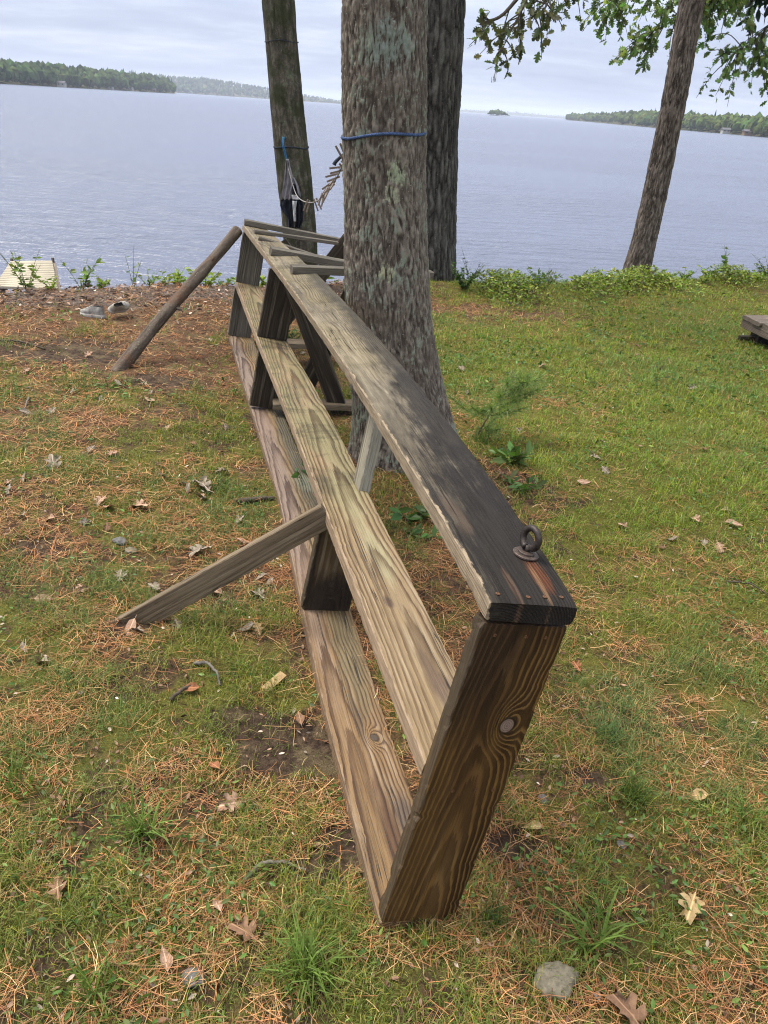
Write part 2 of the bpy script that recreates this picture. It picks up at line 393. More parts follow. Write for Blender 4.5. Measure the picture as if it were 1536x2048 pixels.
def axis(a,b,step,outer):
    core=list(np.arange(a,b+1e-6,step)); return np.array(sorted([-v for v in outer if -v<a]+core+[v for v in outer if v>b]))
OUT=[5,7,9,12,16,22,30,45,70,120,250,600,1500,4000,9000]
def gaxis_y():
    v=[-1.0]; 
    while v[-1]<11.5: v.append(v[-1]+max(.016,.012+.009*max(0,v[-1]-.8)))
    return np.array([-9000,-3000,-800,-200,-60,-25,-12,-7,-4,-2.4,-1.6]+v+[12.5,14,17,22,30,45,70,120,250,600,1500,4000,9000])
def gaxis_x():
    v=[-.4]
    while v[-1]<5.4: v.append(v[-1]+max(.017,.013+.012*max(0,v[-1]-.5)))
    u=[-.4]
    while u[-1]>-5: u.append(u[-1]-max(.017,.013+.012*max(0,-u[-1]-.7)))
    return np.array([-9000,-4000,-1500,-600,-250,-120,-60,-30,-16,-10,-7,-5.6]+sorted(u[1:])+v+[6,7,9,13,20,40,80,200,600,1500,4000,9000])
gx,gy=gaxis_x(),gaxis_y(); GX,GY=np.meshgrid(gx,gy)
GZ=gh(GX,GY); gg,gr_,gl=region(GX,GY)
sd_=shore_d(GX,GY)
gmat,t,b=newmat('forest_ground')
at=t.attr('gm').outputs['Color']; sc=t.node('ShaderNodeSeparateColor'); t.l.new(at,sc.inputs[0])
gp=t.node('ShaderNodeNewGeometry').outputs['Position']
na=t.noise(gp,9,5,.65); nb=t.noise(gp,46,5,.7,.6); nd=t.noise(gp,210,4,.7,1.2); ne=t.noise(gp,2.1,4,.6)
soil=t.mix(t.ss(nb,.35,.65),(.040,.025,.017),(.10,.066,.045))
need=t.mix(t.ss(nd,.35,.68),(.070,.036,.021),(.225,.125,.065))
moss=t.mix(t.ss(nd,.35,.65),(.075,.078,.012),(.215,.205,.034))
straw=t.mix(t.ss(nd,.35,.65),(.12,.09,.045),(.36,.29,.16))
col=t.mix(t.ss(t.m('ADD',sc.outputs[1],t.m('MULTIPLY',t.m('SUBTRACT',nb,.5),1.5)),.30,.65),soil,need)
col=t.mix(t.m('MULTIPLY',t.ss(na,.47,.64),.45),col,straw)
col=t.mix(t.m('MULTIPLY',t.ss(t.m('ADD',sc.outputs[0],t.m('MULTIPLY',t.m('SUBTRACT',na,.5),1.7)),.33,.75),.82),col,moss)
col=t.mix(t.m('MULTIPLY',t.ss(ne,.50,.68),t.m('MULTIPLY',t.m('SUBTRACT',1.0,sc.outputs[0]),.4)),col,soil)
lit=t.mix(t.ss(nb,.4,.6),(.06,.042,.034),(.20,.155,.13))
col=t.mix(t.ss(t.m('ADD',sc.outputs[2],t.m('MULTIPLY',t.m('SUBTRACT',na,.5),.8)),.45,.8),col,lit)
t.put(b.inputs['Base Color'],col); b.inputs['Roughness'].default_value=.9; b.inputs['Specular IOR Level'].default_value=.15
t.put(b.inputs['Normal'],t.bump(t.m('ADD',nd,t.m('MULTIPLY',nb,1.6)),.9,.012))
gme=meshnp('ground',np.stack([GX,GY,GZ],-1).reshape(-1,3),[strip_faces(len(gy),len(gx),False)],gmat,True,col={'gm':np.stack([gg,gr_,gl],-1).reshape(-1,3)})
tag(ob('ground',gme,at=(0,0,0)),'grassy brown lakeside ground covered in needles, moss and litter','ground',kind='structure')

# lake
WZ=-.70
lm,t,b=newmat('lake_water')
p=t.node('ShaderNodeNewGeometry').outputs['Position']
w1=t.noise(t.scl(p,(.9,3.0,1)),1.0,4,.6,.5); w2=t.noise(t.scl(p,(2.1,6.0,1)),1.0,4,.62,.6); w3=t.noise(t.scl(p,(.05,.14,1)),1.0,4,.6)
hgt=t.m('ADD',t.m('MULTIPLY',w1,1.1),t.m('MULTIPLY',w2,.30)); hgt=t.m('MULTIPLY',hgt,t.m('ADD',.45,t.m('MULTIPLY',t.ss(w3,.32,.68),.7)))
t.put(b.inputs['Base Color'],t.mix(w3,(.095,.110,.170),(.130,.148,.21))); b.inputs['Roughness'].default_value=.2; b.inputs['IOR'].default_value=1.33
b.inputs['Specular IOR Level'].default_value=.5
t.put(b.inputs['Normal'],t.bump(hgt,.9,.30))
lv=np.array([(-9000,3,WZ),(9000,3,WZ),(9000,9000,WZ),(-9000,9000,WZ)],float)
tag(ob('lake',meshnp('lake',lv,[[[0,1,2,3]]],lm),at=(0,0,WZ)),'wide calm lake with small wind ripples under a grey sky','lake',kind='structure')

# ------------------------------------------------------------------ far shores
def ico(sub=1):
    import bmesh
    bm=bmesh.new(); bmesh.ops.create_icosphere(bm,subdivisions=sub,radius=1.0)
    V=np.array([v.co[:] for v in bm.verts]); F=np.array([[v.index for v in f.verts] for f in bm.faces]); bm.free(); return V,F
IV,IF=ico(2); IV1,IF1=ico(1)
def shore(name,label,ctrl,n,depth,hill,th,seed,conif=.25,base=(.055,.085,.032),lod=1):
    """ctrl: list of (azimuth deg, distance, total height). hill terrain + a wood of separate crowns joined"""
    rg=np.random.default_rng(seed); c=np.array(ctrl,float)
    A=np.linspace(c[0,0],c[-1,0],90); D=np.interp(A,c[:,0],c[:,1]); Ht=np.interp(A,c[:,0],c[:,2])
    D=D*(1+.012*vn(np.stack([A*1.5,A*0,A*0],-1),seed))
    rows=[]; fr=np.array([0,.01,.04,.15,.35,.6,.85,1.0]); hp=np.array([-.06,.03,.05,.2,.5,.8,1.0,.9])
    for f_,q in zip(fr,hp):
        d=D+depth*f_; z=WZ+Ht*hill*q; rows.append(np.stack([np.sin(np.radians(A))*d,np.cos(np.radians(A))*d,z-.3],-1))
    V=np.concatenate(rows); mt=plain_mat(name+'_soil',(.10,.085,.05),(.05,.06,.025),.05,.95,.05)
    hill_o=tag(ob(name+'_hill',meshnp(name,V,[strip_faces(len(fr),len(A),False)],mt,True)),'low wooded rise on the far shore',kind='structure')
    hill_o.name='hill'
    a=rg.uniform(c[0,0],c[-1,0],n); f_=rg.random(n)**1.4; d0=np.interp(a,A,D); hh=np.interp(a,c[:,0],c[:,2])
    d=d0+depth*f_+3; zb=WZ+hh*hill*np.interp(f_,fr,hp)
    tv=[];tf=[];tcx=[];o=0
    VV,FF=(IV,IF) if lod==2 else (IV1,IF1)
    for k in range(n):
        hgt=hh[k]*th*rg.uniform(.75,1.15); con=rg.random()<conif
        r=hgt*(.20 if con else .36)*rg.uniform(.8,1.2)
        P=VV*(1+.28*rg.standard_normal((len(VV),1))*.6)
        if con: P=P*np.array([1,1,1]); tt=(P[:,2:3]+1)/2; P=np.concatenate([P[:,:2]*(1.25-1.15*tt),P[:,2:3]],1); zc=.55;zs=.52; hgt*=1.12
        else: zc=.58; zs=.44
        P=P*np.array([r,r,hgt*zs])+np.array([math.sin(math.radians(a[k]))*d[k],math.cos(math.radians(a[k]))*d[k],zb[k]+hgt*zc])
        tv.append(P); tf.append(FF+o); o+=len(P)
        bc=np.array(base)*rg.uniform(.6,1.45)*(np.array([.62,.75,.95]) if con else np.array([rg.uniform(.8,1.3),1,.9]))
        tcx.append(np.clip(bc*(1+.5*rg.standard_normal((len(P),1))),.008,.4))
    wo=ob(name,meshnp(name,np.concatenate(tv),[np.concatenate(tf)],M_far,False,col={'lc':np.concatenate(tcx)}))
    wo.name='far_wood'
    tag(wo,label,'woods',kind='stuff'); return A,D
shore('left_shore','wooded far shore at the left edge of the lake',[(-46,420,13),(-31,520,13.5),(-25.3,590,14.6),(-21,740,17),(-17,1000,18.5),(-15.7,1130,18.5),(-15.3,1150,14)],1500,130,.42,.62,3,.10,base=(.036,.060,.020))
shore('far_ridge','hazy blue wooded ridge farther down the lake',[(-18,2300,46),(-15.5,2350,44),(-13.7,2400,46),(-10.5,2450,38),(-7.5,2550,24),(-4.4,2700,10),(-2.5,2800,9)],1400,500,.75,.30,4,.4,base=(.045,.07,.032))
shore('right_shore','wooded far shore at the right edge of the lake',[(10.1,1560,11.5),(10.6,1500,13),(12.1,1250,13.5),(13.5,1000,14),(15.3,800,14.5),(18.7,610,11.8),(22.2,490,11.8),(30,420,12),(42,380,13)],1700,110,.38,.64,5,.06,base=(.050,.074,.021))
shore('distant_hills','faint distant hills at the end of the lake',[(1.5,5200,14),(4,5200,18),(6.5,5300,24),(8.5,5300,20),(11.5,5400,16)],400,600,.75,.35,6,.2)
shore('island','small wooded island out on the lake',[(5.0,1250,2.5),(5.15,1240,7.0),(5.5,1235,8.4),(5.85,1240,7.6),(6.1,1240,6.0),(6.45,1250,1.5)],46,22,.1,.85,8,.3)
# shoreline cottages
M_cw=plain_mat('cottage_white',(.40,.39,.36),(.30,.30,.28),2,.8); M_cg=plain_mat('cottage_grey',(.33,.34,.34),(.25,.26,.27),2,.8); M_cb=plain_mat('cottage_brown',(.24,.15,.09),(.16,.10,.06),2,.8)
M_roof=plain_mat('cottage_roof',(.12,.12,.13),(.08,.08,.09),2,.9); M_win=plain_mat('cottage_window',(.04,.05,.06),None,2,.2)
def boxv(x0,x1,y0,y1,z0,z1):
    V=np.array([(x,y,z) for z in (z0,z1) for y in (y0,y1) for x in (x0,x1)],float)
    return V,[np.array([[0,2,3,1],[4,5,7,6],[0,1,5,4],[2,6,7,3],[0,4,6,2],[1,3,7,5]])]
def cottage(az,D,wd,hz,mat,label):
    wd*=.62; hz*=.6; D*=1.015; x,y=math.sin(math.radians(az))*D,math.cos(math.radians(az))*D; z=WZ+.9
    e=empty('cottage',(x,y,z),label,'cottage','cottages along the far shore')
    ob('wall',meshnp('wall',*boxv(x-wd/2,x+wd/2,y-2,y+2,z-2,z+hz),mat),e)
    r=hz*.7; V=np.array([(x-wd/2-.4,y-2.4,z+hz),(x+wd/2+.4,y-2.4,z+hz),(x+wd/2+.4,y+2.4,z+hz),(x-wd/2-.4,y+2.4,z+hz),(x-wd/2-.4,y,z+hz+r),(x+wd/2+.4,y,z+hz+r)])
    ob('roof',meshnp('roof',V,[np.array([[0,1,5,4],[2,3,4,5],[0,3,2,1]]),np.array([[0,4,3],[1,2,5]])],M_roof),e)
    for k in (-.25,.25): ob('window',meshnp('window',*boxv(x+k*wd-.5,x+k*wd+.5,y-2.06,y-2.0,z+hz*.35,z+hz*.75),M_win),e)
cottage(-22.0,680,9,3.2,M_cw,'white cottage on the left far shore, leftmost of the shoreline cottages')
cottage(-19.2,850,10,3.0,M_cg,'grey cottage at the middle of the left far shore')
cottage(-18.0,925,9,2.8,M_cw,'white boathouse low on the water at the left far shore')
cottage(-16.6,1035,9,3.2,M_cb,'brown cottage near the tip of the left far shore')
cottage(-14.4,2340,26,6,M_cw,'pale building at the foot of the hazy far ridge')
cottage(19.9,552,7,2.4,M_cw,'small pale cottage on the right far shore')
cottage(21.2,512,8,2.2,M_cb,'low brown cottage at the right edge of the far shore')

# ------------------------------------------------------------------ tree trunks
def trunk(name,parent,zs,cx,cy,rs,cols,dz,mat,style,seed,lobes=None,ztop=12.0,zfine=3.0,flare=None):
    z=np.concatenate([np.arange(zs[0],zfine,dz),np.arange(zfine,ztop,.25)]); th=np.linspace(0,2*PI,cols,endpoint=False)
    def it(v):
        base=np.interp(z,zs,v); k=max(1,int(.14/dz)); pad=np.pad(base,(k,k),mode='edge'); ker=np.ones(2*k+1)/(2*k+1)
        return np.convolve(pad,ker,'valid')
    CX,CY,R=it(cx),it(cy),it(rs)
    Z,T=np.meshgrid(z,th,indexing='ij'); r0=R[:,None]*np.ones_like(T)
    if lobes:
        for (ang,amp,zl,wd) in lobes:
            dth=np.angle(np.exp(1j*(T-ang))); r0=r0+amp*np.exp(-np.clip(Z-zs[0],0,9)/zl)*np.exp(-(dth/wd)**2)
    P=np.stack([np.cos(T)*r0,np.sin(T)*r0,Z],-1)
    big=fbm(P*np.array([5,5,2.0]),3,seed)*.012
    wrp=np.stack([fbm(P*np.array([9,9,4]),2,seed+k*5) for k in range(3)],-1)*.02+np.stack([fbm(P*np.array([45,45,16]),2,seed+k*7) for k in range(3)],-1)*np.array([.008,.008,.02])
    Q=P+wrp
    if style=='scaly':
        d1,d2,cid=voro(Q*np.array([85,85,14.]),seed); e=np.clip((d2-d1)*1.9,0,1)
        d1b,d2b,_=voro(Q*np.array([120,120,46.]),seed+9); e2=np.clip((d2b-d1b)*1.9,0,1)
        hgt=.42*e**.7+.22*e2**.8+.18*(cid-.5)+.12+.85*fbm(Q*np.array([110,110,30.]),4,seed+2); amp=.009
    elif style=='furrow':
        d1,d2,cid=voro(Q*np.array([24,24,3.2]),seed); e=np.clip((d2-d1)*1.7,0,1)
        hgt=.75*e**.6+.15*(cid-.5)+.35*fbm(Q*np.array([70,70,18.]),3,seed+2); amp=.022
    elif style=='plate':
        d1,d2,cid=voro(Q*np.array([42,42,5.]),seed); e=np.clip((d2-d1)*1.8,0,1)
        hgt=.55*e**.7+.25*(cid-.5)+.6*fbm(Q*np.array([70,70,24.]),4,seed+2)+.05; amp=.012
    else:
        hgt=.5+.5*fbm(Q*np.array([40,40,6.]),4,seed)+.25*fbm(Q*np.array([90,90,40.]),3,seed+2); cid=_hash((Q[...,0]*30).astype(int),(Q[...,1]*30).astype(int),(Q[...,2]*9).astype(int),seed); amp=.008
    rr=r0+big+amp*(hgt-.5)
    X=CX[:,None]+np.cos(T)*rr; Y=CY[:,None]+np.sin(T)*rr
    V=np.stack([X,Y,Z],-1).reshape(-1,3)
    bk=np.stack([np.clip(hgt,0,1.2),cid,0*cid],-1).reshape(-1,3)
    me=meshnp(name,V,[strip_faces(len(z),cols)],mat,True,vec={'bk':bk,'wp':V.copy()})
    return ob('trunk',me,parent), lambda zz:(np.interp(zz,z,CX),np.interp(zz,z,CY),np.interp(zz,z,R))
# leaf shapes ---------------------------------------------------------------
def oak_outline():
    L=[(.0,.0),(.05,.10),(.17,.20),(.10,.28),(.30,.36),(.36,.46),(.14,.50),(.34,.64),(.33,.74),(.13,.70),(.20,.86),(.11,.93),(0,1.0)]
    R=[(-x,y) for x,y in L[::-1][1:-1]]
    return np.array(L+R,float)
OAK=oak_outline()
def leaf_cloud(P,Dn,size,colr,shape='oak',rg=RNG,droop=.2):
    """many leaves joined. P base points, Dn direction, size lengths"""
    n=len(P); Dn=Dn/np.linalg.norm(Dn,axis=1)[:,None]
    rv=rg.standard_normal((n,3)); rv[:,2]+=1.2; U=np.cross(Dn,rv); U/=np.linalg.norm(U,axis=1)[:,None]; Nn=np.cross(U,Dn)
    if shape=='oak': O=OAK[[0,2,3,5,6,8,9,12,15,16,18,19,21,22]] if False else OAK
    else: O=np.array([(0,0),(.16,.22),(.22,.5),(.12,.8),(0,1.0),(-.12,.8),(-.22,.5),(-.16,.22)],float)
    k=len(O)
    mid=np.array([[0,.5]])
    O2=np.concatenate([O,mid]); 
    zz=.18*np.abs(O2[:,0])-.25*droop*O2[:,1]**2
    V=(P[:,None,:]+size[:,None,None]*(O2[None,:,0:1]*U[:,None]+O2[None,:,1:2]*Dn[:,None]+zz[None,:,None]*Nn[:,None]))
    F=np.array([[i,(i+1)%k,k] for i in range(k)])
    FF=(F[None]+(np.arange(n)*(k+1))[:,None,None]).reshape(-1,3)
    C=np.repeat(colr,k+1,axis=0)
    return V.reshape(-1,3),FF,C
def greens(n,rg,base=(.06,.105,.022),var=.35):
    c=np.array(base)[None]*np.exp(rg.normal(0,var,(n,1))); c[:,0]*=rg.uniform(.75,1.35,n); return np.clip(c,.005,.5)
M_twig=plain_mat('twig_bark',(.085,.07,.055),(.05,.04,.03),60,.9)
def bough(parent,paths,ntw,nleaf,lsize,rg,base,limb_r=.03,spread=.28,shape='oak',lname='foliage'):
    parts=[];LP=[];LD=[]
    for pts,r0 in paths:
        cv=sweep(pts,24); parts.append(tube(cv,np.linspace(r0,r0*.25,len(cv)),6))
        for _ in range(ntw):
            k=int(rg.uniform(.25,1)*(len(cv)-1)); p=cv[k]; d=rg.standard_normal(3)*np.array([1,1,.75]); d[2]-=.45; d/=np.linalg.norm(d)
            tg=cv[min(k+1,len(cv)-1)]-cv[max(k-1,0)]; d=d+.8*tg/(np.linalg.norm(tg)+1e-9); d/=np.linalg.norm(d)
            ln=spread*rg.uniform(.35,1.0); e=p+d*ln+np.array([0,0,-.25*ln]); m_=p+d*ln*.5+rg.normal(0,.02,3)
            tv=sweep([p,m_,e],8); parts.append(tube(tv,np.linspace(.006,.002,len(tv)),5))
            for q in range(nleaf):
                f_=rg.uniform(.45,1.05); bp=tv[min(int(f_*(len(tv)-1)),len(tv)-1)]
                ld=d*.6+rg.standard_normal(3)*.75; ld[2]-=.45; LP.append(bp+rg.normal(0,.012,3)); LD.append(ld)
    V,F=merge(parts); ob('limb',meshnp('limb',V,F,M_twig,True),parent)
    P=np.array(LP); Dn=np.array(LD); n=len(P)
    V,F,Cc=leaf_cloud(P,Dn,lsize*rg.uniform(.65,1.15,n),greens(n,rg,base),shape,rg)
    o=ob(lname,meshnp(lname,V,[F],M_leaf,False,col={'lc':Cc}),parent); o['kind']='stuff'; return o
def crown(parent,c,rad,n,rg,base,size=.22):
    n=n//2; d=rg.standard_normal((n,3)); d/=np.linalg.norm(d,axis=1)[:,None]; r=rg.random(n)**.45
    cl=rg.integers(0,60,n); cc=rg.standard_normal((60,3))*.45; P=np.array(c)+(cc[cl]+d*r[:,None]*.42)*np.array(rad)
    V,F,Cc=leaf_cloud(P,rg.standard_normal((n,3)),size*rg.uniform(.6,1.2,n),greens(n,rg,base),'plain',rg)
    o=ob('crown',meshnp('crown',V,[F],M_leaf,False,col={'lc':Cc}),parent); o['kind']='stuff'

B_main=bark_mat('bark_lichen_grey',(.042,.034,.028),(.130,.108,.090),(.26,.23,.195),lichen=(.25,.30,.24),lich_amt=.85,red=(.090,.072,.060),
   moss=None,patches=[(.225,3.26,.565,.075,(.42,.46,.27)),(.25,3.25,.44,.07,(.26,.31,.24)),(.36,3.30,.18,.06,(.36,.40,.30)),(.44,3.35,.06,.07,(.34,.38,.27)),(-.04,3.285,1.32,.045,(.36,.42,.28)),(-.055,3.285,1.24,.035,(.40,.42,.30)),(-.06,3.28,.94,.04,(.40,.40,.26)),(-.09,3.285,1.75,.09,(.24,.29,.27))])
B_left=bark_mat('bark_mossy',(.014,.014,.011),(.055,.050,.038),(.17,.15,.125),lichen=(.15,.19,.12),lich_amt=.2,moss=((.040,.050,.020),.75))
B_oak=bark_mat('bark_oak',(.014,.013,.012),(.058,.054,.050),(.15,.145,.135),lichen=(.14,.18,.14),lich_amt=.0)
B_pine=bark_mat('bark_pine',(.028,.022,.018),(.115,.092,.078),(.24,.205,.18),lichen=(.2,.2,.18),lich_amt=-.3)
rgm=np.random.default_rng(31)
# main trunk
t_main=empty('maple_tree',(TREE[0],TREE[1],0),'thick grey-brown lichen-spotted trunk beside the wooden rack, blue rope around it','tree')
main_tr,F_main=trunk('maple',t_main,[-.15,.0,.12,.3,.55,.74,1.1,1.38,1.9,2.6,12],[.10,.095,.075,.04,-.015,-.046,-.078,-.102,-.133,-.17,-.7],[3.47,3.47,3.47,3.46,3.45,3.45,3.45,3.45,3.45,3.45,3.5],[.30,.27,.245,.225,.205,.190,.172,.163,.160,.156,.07],310,.0068,B_main,'scaly',41,lobes=[(-.05,.15,.18,.45),(3.0,.07,.2,.45),(-1.7,.12,.14,.6),(1.2,.1,.2,.5),(-.8,.05,.2,.4)])
crown(t_main,(-.6,3.6,10.5),(3.0,3.0,2.4),2200,rgm,(.05,.09,.02))
# left trunk
t_left=empty('leaning_tree',(-.91,7.3,-.1),'slim mossy dark trunk leaning left at the water, cloth hanging on it','tree')
_,F_left=trunk('leaner',t_left,[-.7,.08,.54,1.54,2.24,4,11],[-.86,-.91,-.938,-1.056,-1.123,-1.32,-1.9],[7.3]*7,[.19,.160,.152,.139,.134,.125,.06],140,.011,B_left,'smooth',51,zfine=2.9)
crown(t_left,(-1.9,7.5,9.8),(2.2,2.2,1.8),1200,rgm,(.05,.09,.02))
# oak behind
t_oak=empty('oak_tree',(.27,8.2,-.2),'dark furrowed oak trunk behind the lichen-spotted trunk at the bank','tree')
_,F_oak=trunk('oak',t_oak,[-.9,-.1,.15,.5,1.22,2.43,4,12],[.26,.27,.27,.25,.205,.145,.08,-.2],[8.2]*8,[.36,.32,.295,.272,.262,.268,.24,.09],180,.011,B_oak,'furrow',61,zfine=2.9,lobes=[(0.2,.05,.3,.5),(-2.0,.05,.3,.5)])
crown(t_oak,(.2,8.6,10.5),(3.2,3.0,2.2),1800,rgm,(.05,.09,.02))
bough(t_oak,[([(.3,8.2,4.4),(.9,7.8,3.6),(1.0,7.4,2.8),(.70,7.1,2.28),(.48,7.0,2.15)],.035),([(.95,7.5,2.9),(.85,7.1,2.42),(.72,7.0,2.12),(.66,6.95,1.98)],.012),([(.95,7.6,3.1),(1.05,7.2,2.6),(.98,7.0,2.33),(.88,7.0,2.2)],.012),([(1.0,7.6,3.2),(1.2,7.2,2.75),(1.16,7.0,2.42)],.010)],18,7,.076,np.random.default_rng(5),(.095,.115,.042),spread=.26)
# right leaning pine
t_right=empty('pine_tree',(2.67,9.15,-.2),'straight grey-brown pine trunk at the bank on the right','tree')
_,F_right=trunk('pine',t_right,[-.9,-.25,0,.25,.8,1.7,2.65,4,12],[2.66,2.665,2.67,2.685,2.70,2.70,2.668,2.62,2.3],[9.1]*9,[.24,.195,.165,.140,.128,.124,.122,.115,.05],140,.011,B_pine,'plate',71,zfine=3.2,lobes=[(3.1,.08,.25,.4),(-1.2,.04,.25,.5)])
crown(t_right,(2.3,9.4,10.6),(2.0,2.0,2.2),1300,rgm,(.03,.06,.02),.2)
# oak out of frame at the right whose boughs hang into view
FAR_=lambda pts:[tuple(C0+(np.array(p_)-C0)*1.42) for p_ in pts]
t_or=empty('oak_tree',(9.0,10.8,-.1),'spreading oak beyond the right edge, leafy boughs hanging into the sky','tree')
trunk('oak2',t_or,[-.3,.5,2,4,11],[9.0,9.0,8.95,8.9,8.6],[10.8]*5,[.36,.27,.25,.23,.1],60,.06,B_oak,'furrow',81,zfine=3.0)
crown(t_or,(8.5,11,9.8),(2.8,2.8,2.2),1500,rgm,(.05,.09,.02))
bough(t_or,[(FAR_([(6.2,7.6,4.2),(4.6,7.4,3.7),(3.2,7.2,3.0),(2.3,7.0,2.62),(1.75,6.9,2.42)]),.05),(FAR_([(3.6,7.3,3.2),(2.7,7.1,2.72),(2.1,7.0,2.35),(1.75,6.95,2.15)]),.016),(FAR_([(4.2,7.3,3.4),(3.3,7.1,2.8),(2.7,7.0,2.3),(2.4,6.95,2.02)]),.016),(FAR_([(4.6,7.3,3.4),(3.7,7.1,2.7),(3.1,7.0,2.2),(2.8,6.95,1.95)]),.014),(FAR_([(3.2,7.3,3.1),(2.4,7.2,2.7),(1.7,7.2,2.52),(1.45,7.1,2.36)]),.012),(FAR_([(4.2,7.4,3.4),(3.2,7.3,3.0),(2.5,7.3,2.6),(2.2,7.2,2.4)]),.014),(FAR_([(4.6,7.8,3.6),(3.6,7.9,3.1),(2.9,7.9,2.7),(2.5,7.8,2.55)]),.016),(FAR_([(4.8,7.6,3.5),(4.0,7.6,3.0),(3.3,7.5,2.55),(2.95,7.5,2.3)]),.016),(FAR_([(5.0,7.4,3.4),(4.0,7.2,2.75),(3.3,7.1,2.3),(2.75,7.0,2.12)]),.014),(FAR_([(4.4,8.2,3.7),(3.4,8.3,3.2),(2.6,8.3,2.85),(2.1,8.2,2.72)]),.014),(FAR_([(5.0,7.0,3.2),(3.9,6.8,2.5),(3.3,6.7,2.15),(2.9,6.7,2.05)]),.012)],62,9,.088,np.random.default_rng(6),(.13,.20,.062),spread=.46)
bough(t_right,[([(2.65,9.1,4.2),(3.3,9.6,3.8),(4.0,9.9,3.3),(4.6,10,2.95)],.03),([(2.65,9.1,4.6),(3.4,9.9,4.0),(3.9,10.2,3.5),(4.3,10.3,3.0)],.03),([(3.3,9.6,3.8),(3.6,9.8,3.3),(3.75,10,2.85)],.02)],34,9,.13,np.random.default_rng(8),(.016,.040,.026),spread=.42,shape='plain',lname='needle_foliage')

# ------------------------------------------------------------------ boards
def board(name,parent,mat,o,a,w_,h_,L,Wd,T,prof=None,step=.012,chip=.0035,seed=0,bev=.003,s0=0.0):
    """o = corner (s=0,b=0,c=0). prof(s)->(db,dc,twist)"""
    ns=max(3,int(L/step)); s=np.linspace(0,L,ns+1)
    nb=6; B=[];Cc=[]
    bb=np.linspace(bev,Wd-bev,nb)
    loop=[(0,bev)]+[(x,0) for x in bb]+[(Wd,bev),(Wd,T*.5),(Wd,T-bev)]+[(x,T) for x in bb[::-1]]+[(0,T-bev),(0,T*.5)]
    lp=np.array(loop); n=len(lp); corner=np.array([min(abs(x),abs(Wd-x))<=bev*1.1 and min(abs(y),abs(T-y))<=bev*1.1 for x,y in lp],float)
    cen=np.array([Wd/2,T/2]); inw=cen-lp; inw/=np.linalg.norm(inw,axis=1)[:,None]
    SS=np.repeat(s[:,None],n,1); BB=np.repeat(lp[None,:,0],ns+1,0); CC=np.repeat(lp[None,:,1],ns+1,0)
    pc=np.stack([SS+s0,BB,CC],-1).copy()
    N1=fbm(np.stack([SS*22,BB*90+seed*7.7,CC*160],-1),3,seed+3); N2=fbm(np.stack([SS*80,BB*90+seed*3.1,CC*160],-1),2,seed+5)
    dsp=corner[None]*chip*np.clip(N1*1.5+N2*.8-.12,0,1.2)+.0003*N2
    BB=BB+dsp*inw[None,:,0]; CC=CC+dsp*inw[None,:,1]*(1 if T>.02 else .4)
    e=np.zeros(ns+1); e[0]=1; e[-1]=1; ins=.0012
    BB=BB+e[:,None]*ins*np.sign(Wd/2-BB)*corner; CC=CC+e[:,None]*ins*np.sign(T/2-CC)*corner
    if prof is not None:
        db,dc,tw=[np.asarray(v)[:,None] for v in prof(s)]
        b2=db+BB*np.cos(tw)-(CC-T)*np.sin(tw); c2=dc+T+BB*np.sin(tw)+(CC-T)*np.cos(tw)
    else: b2,c2=BB,CC
    SE=SS.copy(); SE[0]+=.002*fbm(np.stack([BB[0]*60,CC[0]*60,BB[0]*0],-1),2,seed); 
    V=(np.asarray(o)+SE[...,None]*np.asarray(a)+b2[...,None]*np.asarray(w_)+c2[...,None]*np.asarray(h_)).reshape(-1,3)
    F=[strip_faces(ns+1,n)[:, ::-1],np.arange(n)[None],(np.arange(n)[::-1]+ns*n)[None]]
    return ob(name,meshnp(name,V,F,mat,False,vec={'pc':pc.reshape(-1,3)}),parent)
nz=lambda v:np.asarray(v,float)/np.linalg.norm(v)
RO=np.array([.048,1.024,0.]); RA=np.array([-.2734,.9618,-.014]); RW=np.array([.9475,.2668,-.1761]); RH=np.array([.1656,.0614,.9843])
RA=nz(RA)
PT=.038; PW=.172; PL=4.84
def P_(s,b,c): return RO+s*RA+b*RW+c*RH
W_top=wood_mat('plank_top',(.205,.175,.128),(.085,.068,.048),ring=.0055,pith=(.02,-.06),wob=.012,weather=.55,grime=(.040,.034,.028),
  algae=(.55,(.20,.165,.085),.8,1.6,.4),edge=((.30,.235,.165),.95),rough=.72,spec=.15,seed=1,
  stains=[(-.10,.12,.92,.20,(.015,.013,.013),.96,.8),(.80,.15,.52,.08,(.018,.016,.016),.85,1.2),(1.5,.16,.7,.05,(.030,.028,.027),.7,1.2),(2.6,.16,.8,.05,(.045,.045,.042),.6,1.2),
    (.30,.035,.09,.020,(.12,.085,.06),.5,1.4),(.085,.128,.055,.018,(.13,.045,.02),.75,1.0),(.06,.12,.06,.006,(.22,.13,.07),.6,.8),(.045,.06,.07,.007,(.15,.09,.06),.45,.9)])
W_mid=wood_mat('plank_middle',(.275,.195,.108),(.090,.050,.022),ring=.0084,pith=(.10,-.055),wob=.010,taper=.016,weather=.28,grime=(.12,.095,.06),
  algae=(.85,(.20,.185,.095),.75,1.5,.75),lmin=.35,edge=((.30,.215,.145),.9),rough=.6,spec=.35,seed=2,
  stains=[(.30,.105,.115,.020,(.115,.075,.052),.8,.9),(.22,.13,.10,.035,(.16,.11,.075),.7,1.0),(.60,.075,.028,.012,(.12,.08,.055),.85,1.0),(.86,.11,.17,.035,(.33,.31,.185),.55,1.0),(1.25,.09,.22,.05,(.29,.27,.155),.45,1.2),(1.3,.03,.10,.03,(.10,.085,.045),.7,1.1)])
